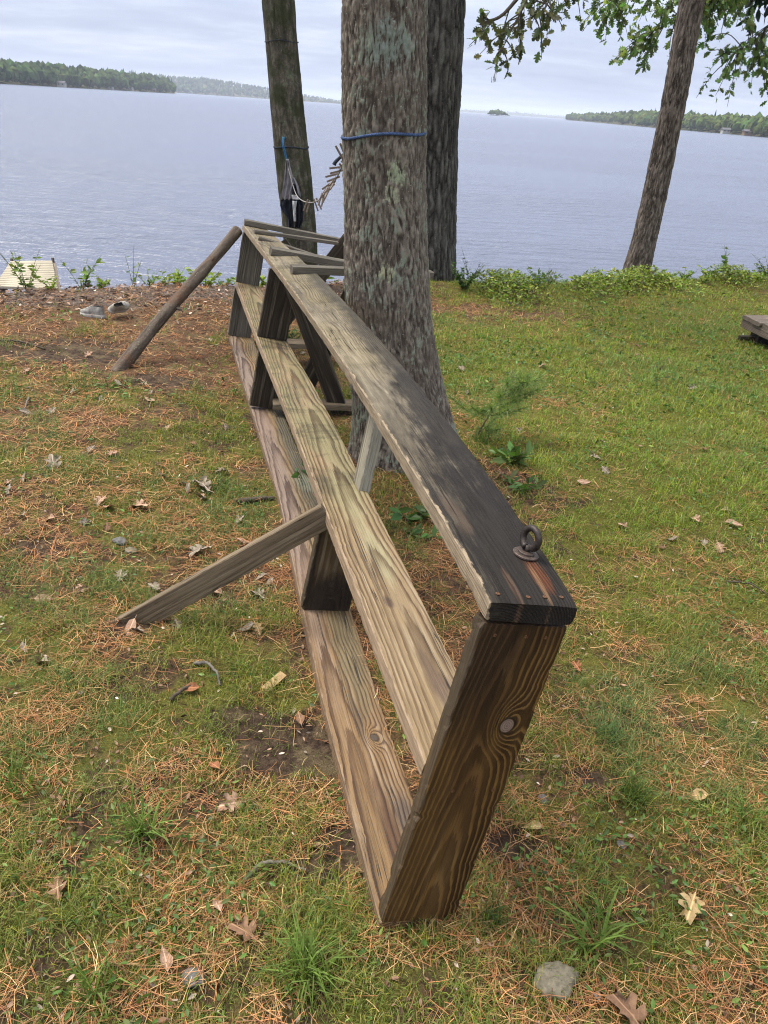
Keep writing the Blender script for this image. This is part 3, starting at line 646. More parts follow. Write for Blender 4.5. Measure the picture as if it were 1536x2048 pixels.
W_bot=wood_mat('plank_bottom',(.225,.135,.058),(.058,.026,.011),ring=.0082,pith=(.05,-.05),wob=.014,taper=.016,weather=.3,grime=(.10,.075,.045),
  algae=(.3,(.17,.165,.095),1.3,1.9,.35),lmin=.35,edge=((.20,.135,.085),.7),rough=.55,spec=.4,seed=3.4,knots=[(.545,.118,.014,(.075,.055,.04))],
  stains=[(.12,.085,.30,.022,(.085,.038,.018),.85,.6),(.24,.135,.13,.030,(.105,.075,.055),.9,.8),(.62,.09,.10,.014,(.09,.055,.03),.7,1.0),(.95,.12,.30,.05,(.14,.13,.075),.6,1.0),
    (3.0,.03,2.2,.062,(.235,.175,.15),.75,.3),(2.6,.15,1.1,.05,(.075,.080,.06),.7,.9),(2.2,.145,.09,.05,(.24,.26,.19),.5,.9)])
W_end=wood_mat('end_board',(.160,.086,.027),(.021,.010,.004),ring=.0085,pith=(.088,-.016),wob=.016,taper=.055,weather=.25,grime=(.03,.018,.008),
  edge=((.075,.058,.04),.8),rough=.55,spec=.2,seed=5.2,fine=.35,pale=.06,duty=(.08,.42),lmin=.5,knots=[(.535,.120,.020,(.215,.155,.125))],
  stains=[(.72,.02,.22,.08,(.040,.024,.014),.85,.8),(.80,.10,.10,.12,(.050,.027,.013),.6,1.0),(.50,.06,.20,.03,(.050,.022,.009),.45,1.0),(.33,.10,.14,.03,(.075,.034,.016),.4,.8)])
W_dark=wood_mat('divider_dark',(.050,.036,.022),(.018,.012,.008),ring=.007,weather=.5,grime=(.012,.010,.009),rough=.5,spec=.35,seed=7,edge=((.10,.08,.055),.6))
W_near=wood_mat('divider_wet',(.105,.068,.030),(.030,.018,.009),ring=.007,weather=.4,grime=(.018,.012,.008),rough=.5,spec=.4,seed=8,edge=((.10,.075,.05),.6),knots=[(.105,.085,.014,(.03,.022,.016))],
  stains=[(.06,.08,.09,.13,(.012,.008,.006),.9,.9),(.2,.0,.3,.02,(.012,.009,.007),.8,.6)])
W_grey=wood_mat('weathered_grey',(.150,.135,.110),(.058,.050,.042),ring=.006,weather=.5,grime=(.045,.042,.036),rough=.75,seed=9,edge=((.20,.175,.14),.5))
W_brace=wood_mat('brace_brown',(.215,.165,.11),(.145,.108,.07),ring=.009,weather=.45,grime=(.10,.075,.05),rough=.75,seed=10,fine=1.3,edge=((.24,.20,.14),.7))
W_post=wood_mat('post_pale',(.33,.30,.235),(.13,.11,.08),ring=.005,weather=.3,grime=(.09,.085,.06),rough=.8,seed=11,edge=((.36,.35,.29),.8))

rack=empty('plank_rack',tuple(RO),'long weathered three-plank wooden rack lying past the trunk, eye bolt at its near end','rack')
def ip(xs,ys): return lambda s:np.interp(s,xs,ys)
def prof_top(s):
    u=np.asarray(s,float)/4.84
    uc=np.clip(u,0,1)
    return (.014*np.sin(PI*uc),.034*np.sin(PI*uc**.65)*(1-.6*uc)-.008*uc,.27*np.sin(PI*uc**.8))
def prof_mid(s): return (0*s,0*s,ip([0,.4,.92,1.27,1.77,2.3,3.0,4.84],np.radians([0,0,3,5,9,8,0,0]))(s))
def prof_bot(s): return (ip([0,.7,1.26,2.03,2.7,3.8,4.84],[-.002,-.002,.014,.040,.030,.016,.012])(s),ip([0,4.84],[0,.02])(s),ip([0,1.2,2.9,3.5,4.84],np.radians([0,2,6,6,2]))(s))
TOPC=.803; MIDC=.409
board('plank',rack,W_top,P_(0,0,TOPC),RA,RW,RH,PL,PW,PT,prof_top,chip=.0045,seed=1)
board('plank',rack,W_mid,P_(PT+.001,0,MIDC),RA,RW,RH,PL-PT-.03-PT,PW,PT,prof_mid,chip=.0035,seed=2,s0=PT)
board('plank',rack,W_bot,P_(0.002,0,0),RA,RW,RH,PL-.06,PW,PT,prof_bot,chip=.004,seed=3)
# end boards / dividers: along = RH, across = RW, through = RA
def upright(name,mat,s,c0,c1,b0=0.0,wd=PW-.004,seed=0,T=PT,tw=0.0,top_db=0.0,chip=.004):
    w2=nz(RW*math.cos(tw)+RH*math.sin(tw)); h2=nz(np.cross(w2,RA)*1.0); 
    h2=nz(P_(s,b0+top_db,c1)-P_(s,b0,c0)); L=np.linalg.norm(P_(s,b0+top_db,c1)-P_(s,b0,c0))
    o=P_(s,b0,c0)
    return board(name,rack,mat,o+T*RA,h2,RW,-RA,L,wd,T,None,chip=chip,seed=seed)
eb=upright('end_board',W_end,0.0,PT+.001,TOPC-.006,seed=11,chip=.007)
upright('end_board',W_grey,4.74,.06,TOPC-.012,seed=12)
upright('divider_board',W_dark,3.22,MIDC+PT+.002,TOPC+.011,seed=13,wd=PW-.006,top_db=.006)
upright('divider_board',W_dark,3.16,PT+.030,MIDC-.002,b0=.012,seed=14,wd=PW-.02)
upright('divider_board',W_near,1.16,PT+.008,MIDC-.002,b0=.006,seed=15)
# post on the right side between ground and top plank
board('post',rack,W_post,P_(1.24,.180,-.02)+np.array([0,0,0]),nz(RH+.05*RA),nz(RA),nz(-RW),.80,.085,.04,None,seed=16)
# prop board on the left
q0=np.array([-.845,2.062,-.03]); q1=P_(1.13,-.012,.418)
a_=nz(q1-q0); nrm=nz(np.cross(a_,np.array([0,0,1.])));
if nrm[1]>0: nrm=-nrm
upv=nz(np.cross(nrm,a_)); upv=upv if upv[2]>0 else -upv
Lb=np.linalg.norm(q1-q0)+.03
board('prop_board',rack,W_brace,q0-upv*.045,a_,upv,np.cross(a_,upv),Lb,.082,.026,None,chip=.003,seed=17)
# round pole prop at the far end
M_pole=bark_mat('pole_bark',(.028,.022,.018),(.085,.067,.054),(.18,.145,.115),lich_amt=-.6,red=(.12,.06,.035))
pa=np.array([-1.736,4.60,-.04]); pb=P_(4.80,-.035,.80); n=120
tt=np.linspace(0,1,n); cl_=pa[None]*(1-tt[:,None])+pb[None]*tt[:,None]+np.array([0,0,1])*(.012*np.sin(tt*5))[:,None]
Vp,Fp=tube(cl_,.043-.007*tt+.003*vn(np.stack([tt*9,tt*0,tt*0],-1),3),28)
th_=np.tile(np.linspace(0,2*PI,28,endpoint=False),n); tz=np.repeat(tt,28)
pn=np.stack([np.cos(th_)*2.2,np.sin(th_)*2.2,tz*9],-1); hg=.5+.6*fbm(pn*np.array([1.6,1.6,1]),4,5)
cc_=np.repeat(cl_,28,0); Vp=cc_+(Vp-cc_)*(1+.10*(hg[:,None]-.5))
stub=[]
for f_,an in ((.44,.3),(.80,2.2)):
    p0=pa*(1-f_)+pb*f_; d_=nz(np.array([.55*math.cos(an)+.3,-.5,-.1])); stub.append(tube([p0,p0+d_*.05,p0+d_*.085],[.012,.009,.004],6))
nV=len(Vp); V2,F2=merge([(Vp,Fp)]+stub)
bk=np.concatenate([np.stack([np.clip(hg,0,1),.5+0*hg,0*hg],-1),np.full((len(V2)-nV,3),.4)])
ob('prop_pole',meshnp('prop_pole',V2,F2,M_pole,True,vec={'bk':bk,'wp':V2.copy()}),rack)
# screws
M_screw=plain_mat('rusty_screw',(.17,.085,.045),(.09,.045,.025),300,.6,.4,.5)
def screw(p,nrm,r=.0042):
    nrm=nz(nrm); u=nz(np.cross(nrm,[.3,.5,.2])); v=np.cross(nrm,u); a=np.linspace(0,2*PI,12,endpoint=False)
    rings=[(r*1.0,.0),(r*.95,.0010),(r*.45,.0012),(r*.3,.0002)]
    V=np.concatenate([p+nrm*h+rr*(np.cos(a)[:,None]*u+np.sin(a)[:,None]*v) for rr,h in rings]); 
    ob('screw',meshnp('screw',V,[strip_faces(4,12),(np.arange(12)+36)[None]],M_screw),rack)
for bq in (.013,.055,.104,.141): screw(P_(-.0004,bq,.413+.002*math.sin(bq*70)),-RA)
for bq in (.03,.09,.13): screw(P_(-.0004,bq,.775),-RA,.0035)
# eye bolt
M_iron=plain_mat('dark_rusty_iron',(.060,.047,.042),(.032,.026,.025),120,.55,.5,.6,.0006)
M_wash=plain_mat('rusty_washer',(.105,.075,.06),(.055,.042,.038),140,.6,.5,.4,.0006)
def topsurf(s_,b_,up=0.0):
    db,dc,tw=[float(np.asarray(v).ravel()[0]) for v in prof_top(np.array([s_]))]
    return P_(s_,db+b_*math.cos(tw),TOPC+PT+dc+b_*math.sin(tw)+up)
eb_p=topsurf(.149,.128,.004); eyeb=ob('eye_bolt',meshnp('eye_bolt',*merge([tube([eb_p+RH*.001,eb_p+RH*.016],[.0062,.0062],12)]),M_iron,True),rack)
ud=nz(.9*RA-.2*RW); ud=nz(ud-RH*(ud@RH)); ang=np.linspace(-PI/2+.12,PI*1.5-.16,44)
cc0=eb_p+RH*.031; ringp=np.array([cc0+.0190*(math.cos(a)*ud)+.0195*math.sin(a)*RH+np.cross(ud,RH)*.0045*(i/43-.5)*2 for i,a in enumerate(ang)])
ob('eye_ring',meshnp('eye_ring',*tube(ringp,.0066,12),M_iron,True),eyeb)
def disc(p,r,h,n=28,hole=0):
    u=RA;v=RW;a=np.linspace(0,2*PI,n,endpoint=False); rr=[(r,0),(r,h*.7),(r*.94,h),(r*.3,h*1.05)]
    V=np.concatenate([p+RH*hh+q*(np.cos(a)[:,None]*u+np.sin(a)[:,None]*v) for q,hh in rr]); return V,[strip_faces(4,n),(np.arange(n)+3*n)[None]]
for sq,bq in ((.021,.022),(.017,.079),(.020,.113),(.022,.147)): screw(topsurf(sq,bq,.0006),RH,.0045)
ob('washer',meshnp('washer',*disc(topsurf(.149,.128,.0),.025,.004),M_wash,False),eyeb)
ob('washer',meshnp('washer',*disc(topsurf(.149,.128,.0042),.0165,.004),M_wash,False),eyeb)

# ------------------------------------------------------------------ trestle bench with slats, behind the trunk
tb=empty('trestle_bench',(-.45,4.9,0),'grey trestle frame with crossed legs and loose slats, behind the lichen-spotted trunk','bench')
def lbar(name,p,q,wdir,wd,T,mat,seed,parent=tb,chip=.003):
    p=np.array(p,float);q=np.array(q,float);a=nz(q-p);wv=nz(np.array(wdir)-a*(np.dot(wdir,a)));h=np.cross(a,wv)
    return board(name,parent,mat,p-wv*wd/2,a,wv,h,np.linalg.norm(q-p),wd,T,None,chip=chip,seed=seed,step=.03,bev=.002)
sdir=nz(np.array([RW[0],RW[1],0]))
X1=(1,0,0)
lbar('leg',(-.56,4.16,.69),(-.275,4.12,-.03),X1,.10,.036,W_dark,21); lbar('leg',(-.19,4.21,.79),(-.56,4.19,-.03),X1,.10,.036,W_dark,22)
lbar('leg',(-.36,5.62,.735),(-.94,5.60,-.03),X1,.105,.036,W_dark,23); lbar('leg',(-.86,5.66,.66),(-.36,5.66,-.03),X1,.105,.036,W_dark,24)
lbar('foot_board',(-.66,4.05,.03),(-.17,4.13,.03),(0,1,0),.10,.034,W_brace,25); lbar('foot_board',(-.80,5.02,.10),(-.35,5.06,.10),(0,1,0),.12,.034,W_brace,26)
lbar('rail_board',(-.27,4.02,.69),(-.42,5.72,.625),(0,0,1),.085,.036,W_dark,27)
def slat(pl,pr,wd,T,seed):
    lbar('slat',pl,pr,(0,1,0),wd,abs(T),W_grey,seed,chip=.0008)
def slatp(s,z=0):  # point on the top plank's upper face
    db,dc,tw=[float(v) for v in prof_top(np.array([s]))[0:3]] if False else [float(np.asarray(v).ravel()[0]) for v in prof_top(np.array([s]))]
    return lambda b:P_(s,db+b*math.cos(tw),TOPC+PT+dc+b*math.sin(tw)+.004)
s1=slatp(4.79)(.004); slat(s1,aty(700,491,5.92)+np.array([0,0,.0]),.05,-.036,31)
s2=slatp(4.38)(.03); slat(s2,aty(675,490,5.50),.035,-.022,32)
s3=slatp(4.06)(.02); slat(s3,aty(650,523,5.05),.04,-.022,33)
s4=slatp(3.46)(.018); slat(s4,aty(740,545,4.62),.07,-.040,34)
s5=slatp(2.86)(.05); slat(s5,aty(862,556,4.12),.06,-.036,35)

# ------------------------------------------------------------------ ropes, clothesline, hanging cloth
M_rope=plain_mat('blue_rope',(.012,.028,.10),(.07,.12,.24),200,.7); M_cord=plain_mat('dark_cord',(.018,.022,.03),(.035,.045,.07),200,.8); M_bcord=plain_mat('bright_blue_cord',(.015,.09,.22),(.03,.16,.32),200,.7)
M_line=plain_mat('pale_line',(.33,.32,.31),(.16,.15,.15),200,.8)
def ring_rope(F,zl,zr,extra,r,strands,pitch,mat,name,label,cat='rope'):
    a=np.linspace(0,2*PI,220); zc=(zl+zr)/2+(zr-zl)/2*np.cos(a)+.006*np.sin(3*a); parts=[]
    cx,cy,rr=F(zc); 
    for k in range(strands):
        ph=a*pitch+k*2*PI/strands; off=r*.55 if strands>1 else 0
        R=rr+extra+off*np.cos(ph); parts.append(tube(np.stack([cx+np.cos(a)*R,cy+np.sin(a)*R,zc+off*np.sin(ph)],-1),r*(.62 if strands>1 else 1),6))
    V,F_=merge(parts); return tag(ob(name,meshnp(name,V,F_,mat,True)),label,cat)
ring_rope(F_main,1.430,1.468,.005,.0062,2,60,M_rope,'rope','blue braided rope tied around the lichen-spotted trunk')
ring_rope(F_left,1.185,1.195,.004,.006,2,40,M_cord,'rope','dark cord tied around the leaning mossy trunk')
ring_rope(F_left,1.955,1.965,.001,.003,1,1,M_cord,'wire','thin dark wire around the leaning trunk near the sky','wire')
yc=7.11
cv=sweep([aty(567,274,7.14),aty(566,290,yc),aty(570,305,yc),aty(573,320,yc)],16)
tag(ob('blue_cord',meshnp('cord',*merge([tube(cv+np.array([dx,0,0]),.0042,6) for dx in (-.005,.005)]),M_bcord,True)),'short bright blue cord hanging down the leaning mossy trunk','cord')
# clothesline
yl=lambda f:7.08-3.38*f
lp=[(573,320,0),(580,350,.02),(592,388,.05),(606,402,.12),(625,405,.25),(640,398,.40),(655,380,.58),(672,358,.74),(684,333,.88),(691,312,.985)]
LNP=np.array([aty(a,b,yl(f)) for a,b,f in lp]); lcv=sweep(LNP,90)
tag(ob('clothesline',meshnp('clothesline',*tube(lcv,.0042,6),M_line,True)),'thin sagging clothesline strung from the leaning trunk to the lichen-spotted trunk','clothesline')
M_pin=plain_mat('clothespin_wood',(.24,.19,.155),(.13,.10,.085),60,.8); 
def pin_mesh():
    parts=[]
    for sg in (-1,1):
        V,F=boxv(-.005,.005,0,.006,-.058,.016); V=V.copy(); f=(V[:,2]+.058)/.074
        V[:,1]=V[:,1]-.003; V[:,0]=V[:,0]+sg*(.0055+.007*np.abs(f-.72)*1.4); parts.append((V,F))
    a=np.linspace(0,2*PI,20); parts.append(tube(np.stack([.006*np.cos(a),.0055*np.sin(a),0*a-.004],-1),.0013,5))
    return merge(parts)
pv,pf=pin_mesh(); PIN=meshnp('clothespin',pv*1.15,pf,M_pin)
from math import radians as rad
pins=[(616,405,.19,20,-15,'pale clothespin lowest on the clothesline, nearest the leaning trunk'),(632,402,.31,-25,10,'dark clothespin at the bottom of the sagging clothesline'),(645,392,.47,18,40,'clothespin on the rising clothesline, just above its lowest point'),(652,384,.55,28,10,'clothespin on the clothesline crossing its neighbour'),(657,377,.60,45,60,'clothespin lying along the middle of the rising clothesline'),(663,369,.66,52,20,'clothespin on the clothesline, fifth from the leaning trunk'),(668,362,.70,60,70,'clothespin on the clothesline, sixth from the leaning trunk'),(673,352,.77,70,0,'clothespin sticking out sideways on the upper clothesline'),(680,338,.85,80,30,'clothespin high on the clothesline near the lichen-spotted trunk'),(685,329,.90,-50,20,'clothespin beside the knot next to the lichen-spotted trunk'),(687,313,.97,150,0,'topmost clothespin on the clothesline, pointing up by the trunk')]
for a,b,f,ry,rz,lab in pins:
    tag(inst('clothespin',PIN,aty(a,b,yl(f)),(0,rad(ry),rad(rz)),(.78+.25*(1-f),.78+.25*(1-f),.8+.35*(1-f))),lab,'clothespin','clothespins on the clothesline')
kn=[aty(690,306,3.9),aty(680,315,3.9),aty(671,324,3.9),aty(668,330,3.9)]
tag(ob('rope_end',meshnp('rope_end',*tube(sweep(kn,14),np.linspace(.006,.010,len(sweep(kn,14))),7),M_cord,True)),'frayed dark rope end sticking out by the lichen-spotted trunk','rope')
# hanging cloth
M_cg1=plain_mat('cloth_grey',(.30,.29,.31),(.20,.20,.22),30,.95); M_ck=plain_mat('cloth_black',(.010,.013,.022),(.018,.022,.035),30,.9); M_cw1=plain_mat('cloth_white',(.55,.56,.57),(.40,.42,.44),30,.95)
def drape(rows,y,folds,amp,mat,name,parent,seed=0,th=.006):
    """rows: (py, pxl, pxr)"""
    rows=np.array(rows,float); yy=np.linspace(rows[0,0],rows[-1,0],22); nC=16; V=[]
    for r in yy:
        l=np.interp(r,rows[:,0],rows[:,1]); rr=np.interp(r,rows[:,0],rows[:,2])
        for k in range(nC):
            u=k/(nC-1); p=aty(l+(rr-l)*u,r,y); p[1]+=amp*math.sin(u*folds*PI+seed+r*.03)+.004*math.sin(r*.3+u*5+seed); V.append(p)
    V=np.array(V); n=len(V); V2=np.concatenate([V,V+np.array([0,th,0])]); F=strip_faces(22,nC,False)
    ed=list(range(nC))+[k*nC+nC-1 for k in range(1,22)]+[21*nC+k for k in range(nC-2,-1,-1)]+[k*nC for k in range(20,0,-1)]
    ed=np.array(ed); E_=np.stack([ed,ed+n,np.roll(ed,-1)+n,np.roll(ed,-1)],-1)
    return ob(name,meshnp(name,V2,[F,F[:,::-1]+n,E_],mat,True),parent)
pc0=aty(580,455,7.05)
g1=empty('hanging_garment',tuple(pc0),'grey and black garment pegged by its top corner on the leaning trunk','garment','cloths hung on the leaning trunk')
drape([(318,572,577),(345,570,583),(370,567,589),(385,564,586),(400,562,585)],7.06,5,.016,M_cg1,'grey_panel',g1,0)
drape([(398,562,585),(412,560,585),(425,566,585),(436,575,586),(456,577,587)],7.062,4,.012,M_ck,'black_panel',g1,1)
g2=empty('hanging_garment',tuple(aty(596,455,7.0)),'black cloth with pale inner strip drooping beside the grey garment','garment','cloths hung on the leaning trunk')
drape([(368,584,590),(385,584,596),(398,584,603),(412,586,608),(430,588,607),(441,590,606),(456,589,602)],7.03,5,.016,M_ck,'black_panel',g2,2)
drape([(402,584,594),(415,585,592),(428,586,592),(443,587,592)],7.005,3,.008,M_cw1,'pale_strip',g2,.5)
drape([(390,583,590),(394,584,597),(399,585,598)],7.0,2,.004,M_cw1,'pale_band',g2,.2)
drape([(355,586,588),(372,588,597),(388,593,601),(400,597,602)],7.04,3,.01,M_cg1,'pale_strip',g2,.8)

# ------------------------------------------------------------------ dock and platform
W_dock=wood_mat('dock_pale',(.50,.455,.36),(.33,.29,.21),ring=.006,weather=.25,grime=(.30,.25,.16),rough=.75,seed=20)
W_deck=wood_mat('deck_grey',(.22,.175,.14),(.10,.08,.065),ring=.006,weather=.4,grime=(.10,.08,.06),rough=.75,seed=21)
dz=-.30
dn_l,dn_r,df_l,df_r=gnd(-12,571,dz),gnd(113,576,dz),gnd(22,521,dz),gnd(104,519.5,dz)
dock=empty('dock',tuple((dn_l+dn_r)/2),'pale wooden plank dock reaching into the lake at the left edge','dock')
nb_=15
for k in range(nb_):
    f0=k/nb_; f1=(k+.80)/nb_
    l0=dn_l*(1-f0)+df_l*f0; r0=dn_r*(1-f0)+df_r*f0; l1=dn_l*(1-f1)+df_l*f1; r1=dn_r*(1-f1)+df_r*f1
    a=nz(r0-l0); wv=(l1-l0); wv=nz(wv-a*(wv@a)); wdt=abs((l1-l0)@wv)
    board('plank',dock,W_dock,l0+np.array([0,0,-.03]),a,wv,np.array([0,0,1.]),np.linalg.norm(r0-l0),wdt,.028,None,step=.15,seed=40+k,chip=.002)
for (p,q) in ((dn_l,df_l),(dn_r,df_r)):
    d=nz(q-p); board('side_beam',dock,W_deck,p+np.array([0,0,-.16]),d,np.array([0,0,1.]),nz(np.cross(d,[0,0,1.])),np.linalg.norm(q-p)+.03,.125,.04,None,step=.2,seed=60)
for p in (df_l,df_r): ob('post',meshnp('post',*tube([p+np.array([0,.02,-1.6]),p+np.array([0,.02,.02])],.018,10),M_iron,True),dock)
pz=.19
pl=empty('wooden_platform',(3.1,6.2,0),'corner of a low weathered wooden platform at the right edge of the lawn','platform')
c0=gnd(1490,629,pz); ex=nz(gnd(1536,630.5,pz)-c0); ex[2]=0; ex=nz(ex); ey=nz(np.array([ex[1],-ex[0],0])); ey=nz(gnd(1536,667,pz+.0)-c0); ey=nz(ey-ex*0)
ey=nz(np.array([ex[1],-ex[0],0]))
for k in range(12):
    board('plank',pl,W_deck,c0+ey*(k*.145)+np.array([0,0,-.032])-ex*(.02+.012*math.sin(k*2.1)),ex,ey,np.array([0,0,1.]),1.9,.138,.032,None,step=.1,seed=70+k,chip=.003)
board('side_beam',pl,W_deck,c0+ex*.03+np.array([0,0,-.105]),ey,np.array([0,0,1.]),np.cross(ey,[0,0,1.]),1.74,.07,.04,None,step=.1,seed=85)
board('side_beam',pl,W_deck,c0+ey*.03+np.array([0,0,-.105]),ex,np.array([0,0,1.]),np.cross(ex,[0,0,1.]),1.8,.07,.04,None,step=.1,seed=86)
M_block=plain_mat('dark_block',(.05,.045,.04),(.03,.028,.025),20,.9,bump=.004)
for a_,b_ in ((.15,.15),(.15,1.5),(1.6,.15),(1.6,1.5)):
    p=c0+ex*a_+ey*b_; V,F=boxv(p[0]-.10,p[0]+.10,p[1]-.08,p[1]+.08,-.06,pz-.107); ob('block',meshnp('block',V,F,M_block),pl)
board('loose_stick',pl,W_dark,c0+np.array([-.06,-.12,-.18]),ex,ey,np.array([0,0,1.]),.22,.05,.035,None,step=.05,seed=88)

# ------------------------------------------------------------------ shoes
M_sole=plain_mat('shoe_sole',(.46,.45,.42),(.33,.32,.30),40,.8); M_up=plain_mat('shoe_canvas',(.16,.15,.15),(.28,.27,.25),30,.9); M_upp=plain_mat('shoe_pale',(.34,.32,.27),(.24,.22,.19),30,.9); M_in=plain_mat('shoe_lining',(.05,.045,.04),None,40,.95)
def shoe(loc,rz,rx,um,label,sc_=1.0):
    e=empty('shoe',loc,label,'shoe','pair of shoes left on the dirt'); 
    L=.24*sc_; t_=np.linspace(0,1,18); hw=L*(.135+.03*np.sin(t_*PI)+.035*np.exp(-((t_-.72)/.2)**2)-.03*np.exp(-((t_-.35)/.15)**2)); hw*=np.sqrt(np.clip(1-((t_-.5)/.515)**8,0,1)); 
    R=Matrix.Rotation(rz,3,'Z')@Matrix.Rotation(rx,3,'X'); R=np.array(R)
    def put(V): return V@R.T+np.array(loc)
    a=np.linspace(0,2*PI,20,endpoint=False)
    out=np.concatenate([np.stack([t_*L-L/2,hw],-1),np.stack([t_*L-L/2,-hw],-1)[::-1]]); n=len(out)
    V=np.concatenate([np.c_[out*(.97),np.full(n,.0)],np.c_[out*1.03,np.full(n,.010)],np.c_[out*1.02,np.full(n,.028)],np.c_[out*.93,np.full(n,.031)]])
    ob('sole',meshnp('sole',put(V),[strip_faces(4,n),np.arange(n)[::-1][None],(np.arange(n)+3*n)[None]],M_sole,True),e)
    hz=L*(.30-.14*sst(t_,.40,.75)-.06*sst(t_,.8,1.0)); rows=[]
    for f_,sc2 in ((0,.97),(.35,.98),(.7,.86),(1.0,.55)):
        o2=np.concatenate([np.stack([t_*L-L/2,hw*sc2,.028+hz*f_],-1),np.stack([t_*L-L/2,-hw*sc2,.028+hz*f_],-1)[::-1]]); rows.append(o2)
    V=np.concatenate(rows); F=strip_faces(4,n); k=np.arange(n//2)
    topF=np.array([[3*n+i,3*n+i+1,3*n+n-2-i,3*n+n-1-i] for i in range(8,n//2-1)])
    ob('upper',meshnp('upper',put(V),[F,topF],um,True),e)
    inn=np.concatenate([rows[3][:9],rows[3][n-9:]])-np.array([0,0,.02]); m_=len(inn); ob('lining',meshnp('lining',put(inn*np.array([.97,.9,1])),[np.arange(m_)[None]],M_in),e)
    lc=[]
    for k_ in range(4):
        xx=-L*.02+k_*.016; a=np.linspace(-1,1,7); lc.append(tube(np.stack([xx+0*a,a*.022,.030+np.interp(xx+L/2,t_*L,hz)+.004*(1-a*a)],-1),.0025,5))
    V,F=merge(lc); ob('lace',meshnp('lace',put(V),F,M_sole,True),e)
g_=lambda px,py:(lambda p:(p[0],p[1],float(gh(p[0],p[1]))))(gnd(px,py))
shoe(g_(186,634),rad(165),0,M_up,'dark grey shoe with pale sole seen from its side, left of the pair',.82)
q=g_(236,632); shoe((q[0],q[1],q[2]+.05),rad(65),rad(50),M_upp,'pale shoe tipped over with its opening showing, right of the pair',.80)

# ------------------------------------------------------------------ ground cover: grass, needles, litter
def on_rack(x,y,m=.012):
    rs=(x-RO[0])*RA[0]+(y-RO[1])*RA[1]; u=np.array([math.cos(.277),math.sin(.277)]); rb=(x-RO[0])*u[0]+(y-RO[1])*u[1]
    off=np.interp(rs,[0,.7,1.26,2.03,2.7,3.8,4.84],[-.002,-.002,.014,.040,.030,.016,.012])
    a=(rs>-m)&(rs<4.86)&(rb>off-m)&(rb<off+.178+m)
    rr=np.hypot(x-.09,y-3.47)
    return a|(rr<.27)
def scatter(n,rg,dmin=.62,dmax=10.5,p=1.55,az=(-38,36)):
    e=2-p; u=rg.random(n); d=(dmin**e+u*(dmax**e-dmin**e))**(1/e); a=np.radians(rg.uniform(az[0],az[1],n)*(1+.5*np.clip(2.2-d,0,1)))
    return d*np.sin(a),d*np.cos(a),d
def blades(x,y,L,Wd,lean,az,colr,rg,z0=None,curl=1.0):
    n=len(x); z=(gh(x,y) if z0 is None else z0)-.002
    dx,dy=np.cos(az),np.sin(az); sx,sy=-dy,dx
    P0=np.stack([x,y,z],-1); dirh=np.stack([dx,dy,0*dx],-1); sd=np.stack([sx,sy,0*sx],-1)
    ts=[0,.58,1.0]; V=[]
    for k,t_ in enumerate(ts):
        ang=lean*(t_**.8)*curl; h=L*t_*np.cos(ang*.8); r=L*t_*np.sin(ang*.8)
        c=P0+dirh*r[:,None]+np.stack([0*h,0*h,np.maximum(h,.004*t_)],-1)
        if k<2:
            ww=Wd*[1,.78][k]; V+= [c-sd*ww[:,None]/2,c+sd*ww[:,None]/2]
        else: V.append(c)
    V=np.stack(V,1).reshape(-1,3); b=np.arange(n)[:,None]*5
    Q=b+np.array([[0,1,3,2]]); T=b+np.array([[2,3,4]])
    C=np.repeat(colr,5,0)
    return V,[Q,T],C
rg=np.random.default_rng(77)
def grass_colour(x,y,n,dry):
    g=np.array([.135,.185,.038])[None]*np.exp(rg.normal(0,.30,(n,1)))
    cool=sst(fbm2(x,y,1.1,3,41),.05,.4)[:,None]; g=g*(1-cool)+cool*np.array([.100,.165,.055])*np.exp(rg.normal(0,.25,(n,1)))
    lawn=(sst(x-(.25-.05*y),-.2,.9)*sst(y,1.9,3.2))[:,None]; g=g*(1+lawn*np.array([.28,.42,.12]))
    yel=(rg.random(n)<.25)[:,None]; g=np.where(yel,g*np.array([1.7,1.2,.9]),g)
    d=np.array([.33,.26,.11])[None]*np.exp(rg.normal(0,.3,(n,1)))
    f=(rg.random(n)<dry)[:,None]; return np.clip(np.where(f,d,g),.01,.6)
# short grass everywhere, by patch
N=560000
x,y,d=scatter(N,rg)
xs,ys,ds=scatter(260000,rg,dmin=.5,dmax=8.0,p=1.35,az=(-72,72)); out_=np.abs(np.degrees(np.arctan2(xs,ys)))>36*(1+.5*np.clip(2.2-ds,0,1)); x,y,d=np.r_[x,xs[out_]],np.r_[y,ys[out_]],np.r_[d,ds[out_]]; N=len(x)
g,r,l=region(x,y); cl=fbm2(x,y,7.5,3,51); cl2=fbm2(x,y,22,2,52)
keep=(rg.random(N)<np.clip(.02+1.10*g+.95*cl+.5*cl2,0.02,1)*.9)&(shore_d(x,y)<.35)&~on_rack(x,y)&(rg.random(N)<(.35+.65*(g>.25)))
x,y,d,g,cl=x[keep],y[keep],d[keep],g[keep],cl[keep]; n=len(x)
tall=sst(cl+.4*g,.15,.6)
L=rg.uniform(.012,.034,n)*(1+1.1*tall)*rg.uniform(.7,1.3,n); Wd=rg.uniform(.0011,.0021,n)*np.clip(d/2.2,1,3.4)**.75
V,F,C=blades(x,y,L,Wd,rg.uniform(.3,1.75,n),rg.uniform(0,2*PI,n),grass_colour(x,y,n,.20),rg)
tag(ob('grass',meshnp('grass',V,F,M_grass,False,col={'lc':C}),at=(0,0,0)),'thin patchy lawn grass over the whole yard','grass',kind='stuff')
print('grass',n)
